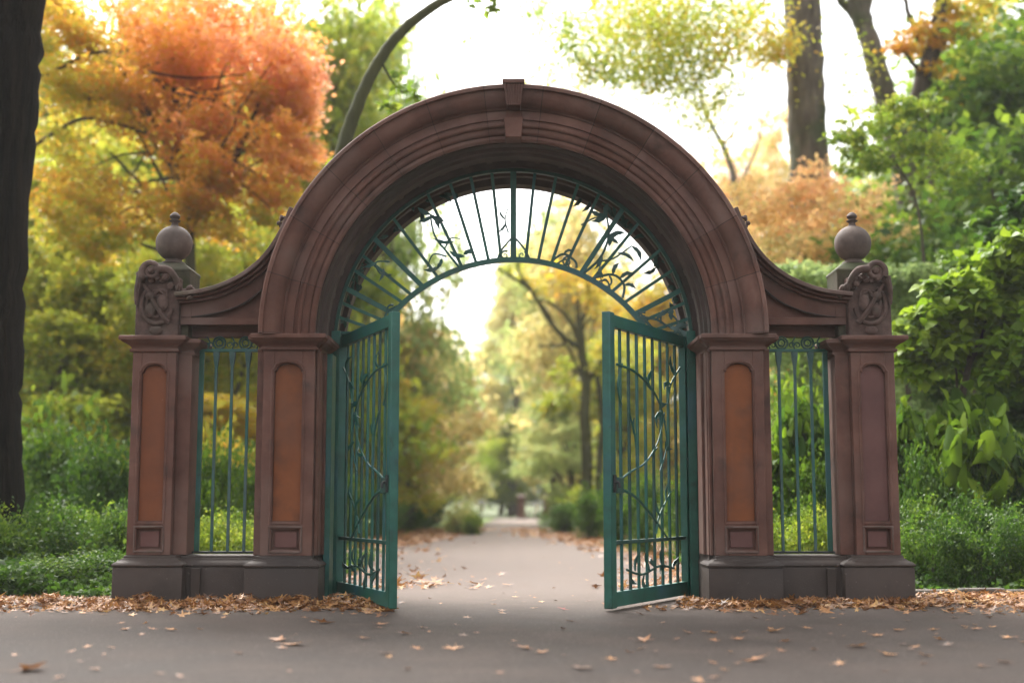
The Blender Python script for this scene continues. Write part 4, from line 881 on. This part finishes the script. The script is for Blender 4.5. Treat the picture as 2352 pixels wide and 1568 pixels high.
litter('leaf_pile', pts, .10, 2, 'thin drift of tan fallen leaves along the foot of the right plinth', .58)
pts = []
def edge(P, y):
    for a, c in zip(P, P[1:]):
        if a[1] <= y <= c[1]: return a[0]+(c[0]-a[0])*(y-a[1])/(c[1]-a[1])
    return P[-1][0]
for i in range(9000):
    y = 2+32*rl.random(); e = edge(path_pts_r, y) if rl.random() < .5 else edge(path_pts_l, y); s_ = -1 if e > 0 else 1
    x = e+s_*abs(rl.gauss(0, .7 if s_ < 0 else 1.2))-s_*.15; pts.append((x, y, .012))
for i in range(7000):
    y = rl.uniform(14, 33); x = rl.uniform(-5.2, -.6-.1*(33-y)) if rl.random() < .6 else rl.uniform(edge(path_pts_r, y)-1.1, edge(path_pts_r, y)+1.5)
    pts.append((x, y, .012))
litter('leaf_litter', pts, .16, 3, 'reddish-orange fallen leaves strewn along both sides of the path', .62, .14)
pts = [(rl.uniform(-9, 9), rl.uniform(-12, 1), .008) for i in range(0)]
# single leaves on the road and path
LM = []
for k in range(6):
    v_, f_ = leaf_shape(k+20); me = bpy.data.meshes.new('fallen_leaf'); me.from_pydata(v_[:11]+[(0, -.25, .03), (.012, -.62, .05), (-.012, -.62, .05)], [], f_+[(11, 12, 13)])
    a_ = me.attributes.new('v', 'FLOAT', 'FACE'); a_.data.foreach_set('value', [0.]*len(me.polygons)); me.materials.append(M['litter']); LM.append(me)
spots = [at(*p) for p in ()]
def gp(px, py):   # a picture point on the ground
    C, S = math.cos(PITCH), math.sin(PITCH); u = (px-1176)/FPX; v = (784-py)/FPX; t = -CAMZ/(S+v*C); return (u*t, CAMY+(C-v*S)*t)
LV = [(640, 1472, 1.5, .5), (672, 1483, 1.7, .6), (388, 1449, 1, .7), (345, 1447, .7, .5), (190, 1411, .9, .7), (275, 1433, .6, .5), (740, 1432, 1.5, .5), (880, 1503, 1, .45), (540, 1503, .7, .25), (250, 1490, .6, .6), (925, 1458, 1.1, .35), (968, 1444, .9, .6),
      (1035, 1492, 1.2, .6), (1200, 1491, 1.3, .5), (1240, 1501, .9, .55), (1330, 1538, 1.3, .25), (1475, 1474, 1.3, .5), (1575, 1455, .9, .35), (1628, 1455, .9, .7), (1690, 1470, .9, .5), (1775, 1452, 1.4, .7), (1800, 1475, .8, .5), (1730, 1518, 1.5, .5),
      (1965, 1487, 1.6, .6), (2035, 1506, 1.2, .75), (2120, 1508, 1, .6), (2060, 1450, 1, .6), (2150, 1470, .9, .6), (2310, 1467, 1, .7), (2300, 1524, 1, .5), (60, 1541, 2.2, .5), (213, 1541, .8, .4), (1600, 1568, .9, .6), (1180, 1373, .8, .85), (1222, 1399, .7, .7), (1290, 1401, 1, 1.),
      (1240, 1384, .6, .85), (1150, 1404, .8, .45), (1268, 1352, .5, .6), (1205, 1338, .4, .1), (1150, 1410, .9, .4), (1305, 1429, .8, .5), (920, 1386, .9, .3), (965, 1293, .6, .6), (1040, 1302, .4, .6), (1085, 1340, .4, .5), (870, 1436, 1, .5), (830, 1468, 1, .5), (455, 1447, .5, .6), (160, 1499, .6, .5), (320, 1460, .6, .4), (930, 1540, .6, .3), (1090, 1456, .5, .4), (1550, 1470, .6, .5), (1440, 1500, .6, .5), (1630, 1455, .8, .8), (1850, 1445, .7, .6), (2010, 1462, .9, .6), (2240, 1447, .8, .5), (2190, 1420, .8, .6)]
rl = random.Random(15)
for i in range(105):
    if i < 75: px = rl.choice((rl.uniform(0, 2352), rl.uniform(1500, 2352))); py = 1410+150*rl.random()**1.5
    else: px = rl.uniform(915, 1385); py = rl.uniform(1245, 1400)
    LV.append((px, py, rl.uniform(.3, .8), rl.uniform(.15, .8)))
for i, (px, py, s, v) in enumerate(LV):
    x, y = gp(px, py); o = bpy.data.objects.new('fallen_leaf', LM[i % 6]); COL.objects.link(o)
    k = .15*s; o.location = (x, y, .013); o.scale = (k, k, k); o.rotation_euler = (rl.gauss(0, .12), rl.gauss(0, .12), rl.uniform(0, 6.28)); o.color = (v, 0, 0, 1)
    onp = y > -.78 and abs(x) < 1.9 or y > 1
    if v >= .99: tag(o, 'deep red fallen leaf lying at the threshold of the gateway', 'leaf')
    elif onp: tag(o, 'small fallen leaf lying on the pale path inside the gates', 'leaf', 'leaves scattered on the path')
    else: tag(o, ('dark brown' if v < .32 else 'tan' if v < .62 else 'pale orange')+' fallen leaf lying alone on the dark asphalt '+('left of' if x < -1.3 else 'right of' if x > 1.3 else 'in front of')+' the gate opening', 'leaf', 'leaves scattered on the asphalt')

# ---------------------------------------------------------------- small things
for i in range(3):
    x = 4.12+i*.5; me = MB().box(x, x+.47, .66+.02*(i % 2), .84, -.02, .09+.015*(i % 2)); o = me.build('edging_stone', 'edge', None, .02)
    tag(o, 'low rough edging stone on the ground right of the right outer pillar', 'kerb stone', 'edging stones right of the gateway')
D = 76.0
for (px, lab) in ((1197, 'far brownstone gate pillar at the end of the path, the left one'), (1257, 'far brownstone gate pillar at the end of the path, the right one')):
    r_ = empty('stone_pillar', (at(px, 1150, D)[0], D-13, 0)); tag(r_, lab, 'pillar', 'far gate pillars')
    MB().box(-.22, .22, -.22, .22, 0, 1.15).build('shaft', 'stone', r_, .02); MB().rects(-.24, .24, -.24, .24, [(1.15, 0), (1.2, .06), (1.28, .06), (1.36, -.08)]).build('cap', 'cop', r_); MB().box(-.28, .28, -.28, .28, 0, .2).build('base', 'stone', r_, .02)
x0, x1 = at(1204, 1150, D)[0]+.1, at(1250, 1150, D)[0]-.1
r_ = empty('rail_barrier', ((x0+x1)/2, D-13, 0)); tag(r_, 'low brown rail barrier between the two far pillars', 'barrier'); h = (x1-x0)/2
for z in (.35, .7): MB().box(-h, h, -.04, .04, z, z+.09).build('rail', 'stone', r_)
for x in (-h+.1, 0, h-.1): MB().box(x-.04, x+.04, -.03, .03, 0, .34).build('post', 'stone', r_)
for (px, D2, w_, h_, lab) in ((1105, 60, .16, .3, 'small white notice on a post left of the far path'), (1233, 73, .2, .4, 'small white notice standing in front of the far barrier')):
    x, y, _ = at(px, 1150, D2); r_ = empty('notice_sign', (x, y, 0)); tag(r_, lab, 'sign')
    z = at(px, 1168, D2)[2]; MB().tube([(0, .04, 0), (0, .04, z)], .03, 8).build('post', 'bark', r_); MB().box(-w_/1.4, w_/1.4, -.01, .01, z-h_/2, z+h_/2+.1).build('board', 'white', r_, .005)

hz = bpy.data.meshes.new('haze'); hb = MB().box(-120, 120, -16, 110, -1, 24)
o = hb.build('haze', 'white'); o.data.materials.clear(); tag(o, kind='stuff')
m = bpy.data.materials.new('haze'); m.use_nodes = True; n = m.node_tree; n.nodes.clear()
ot = n.nodes.new('ShaderNodeOutputMaterial'); pv = n.nodes.new('ShaderNodeVolumePrincipled'); pv.inputs['Color'].default_value = (.96, .96, .93, 1); pv.inputs['Density'].default_value = .00065; pv.inputs['Anisotropy'].default_value = .0
n.links.new(pv.outputs[0], ot.inputs['Volume']); o.data.materials.append(m)
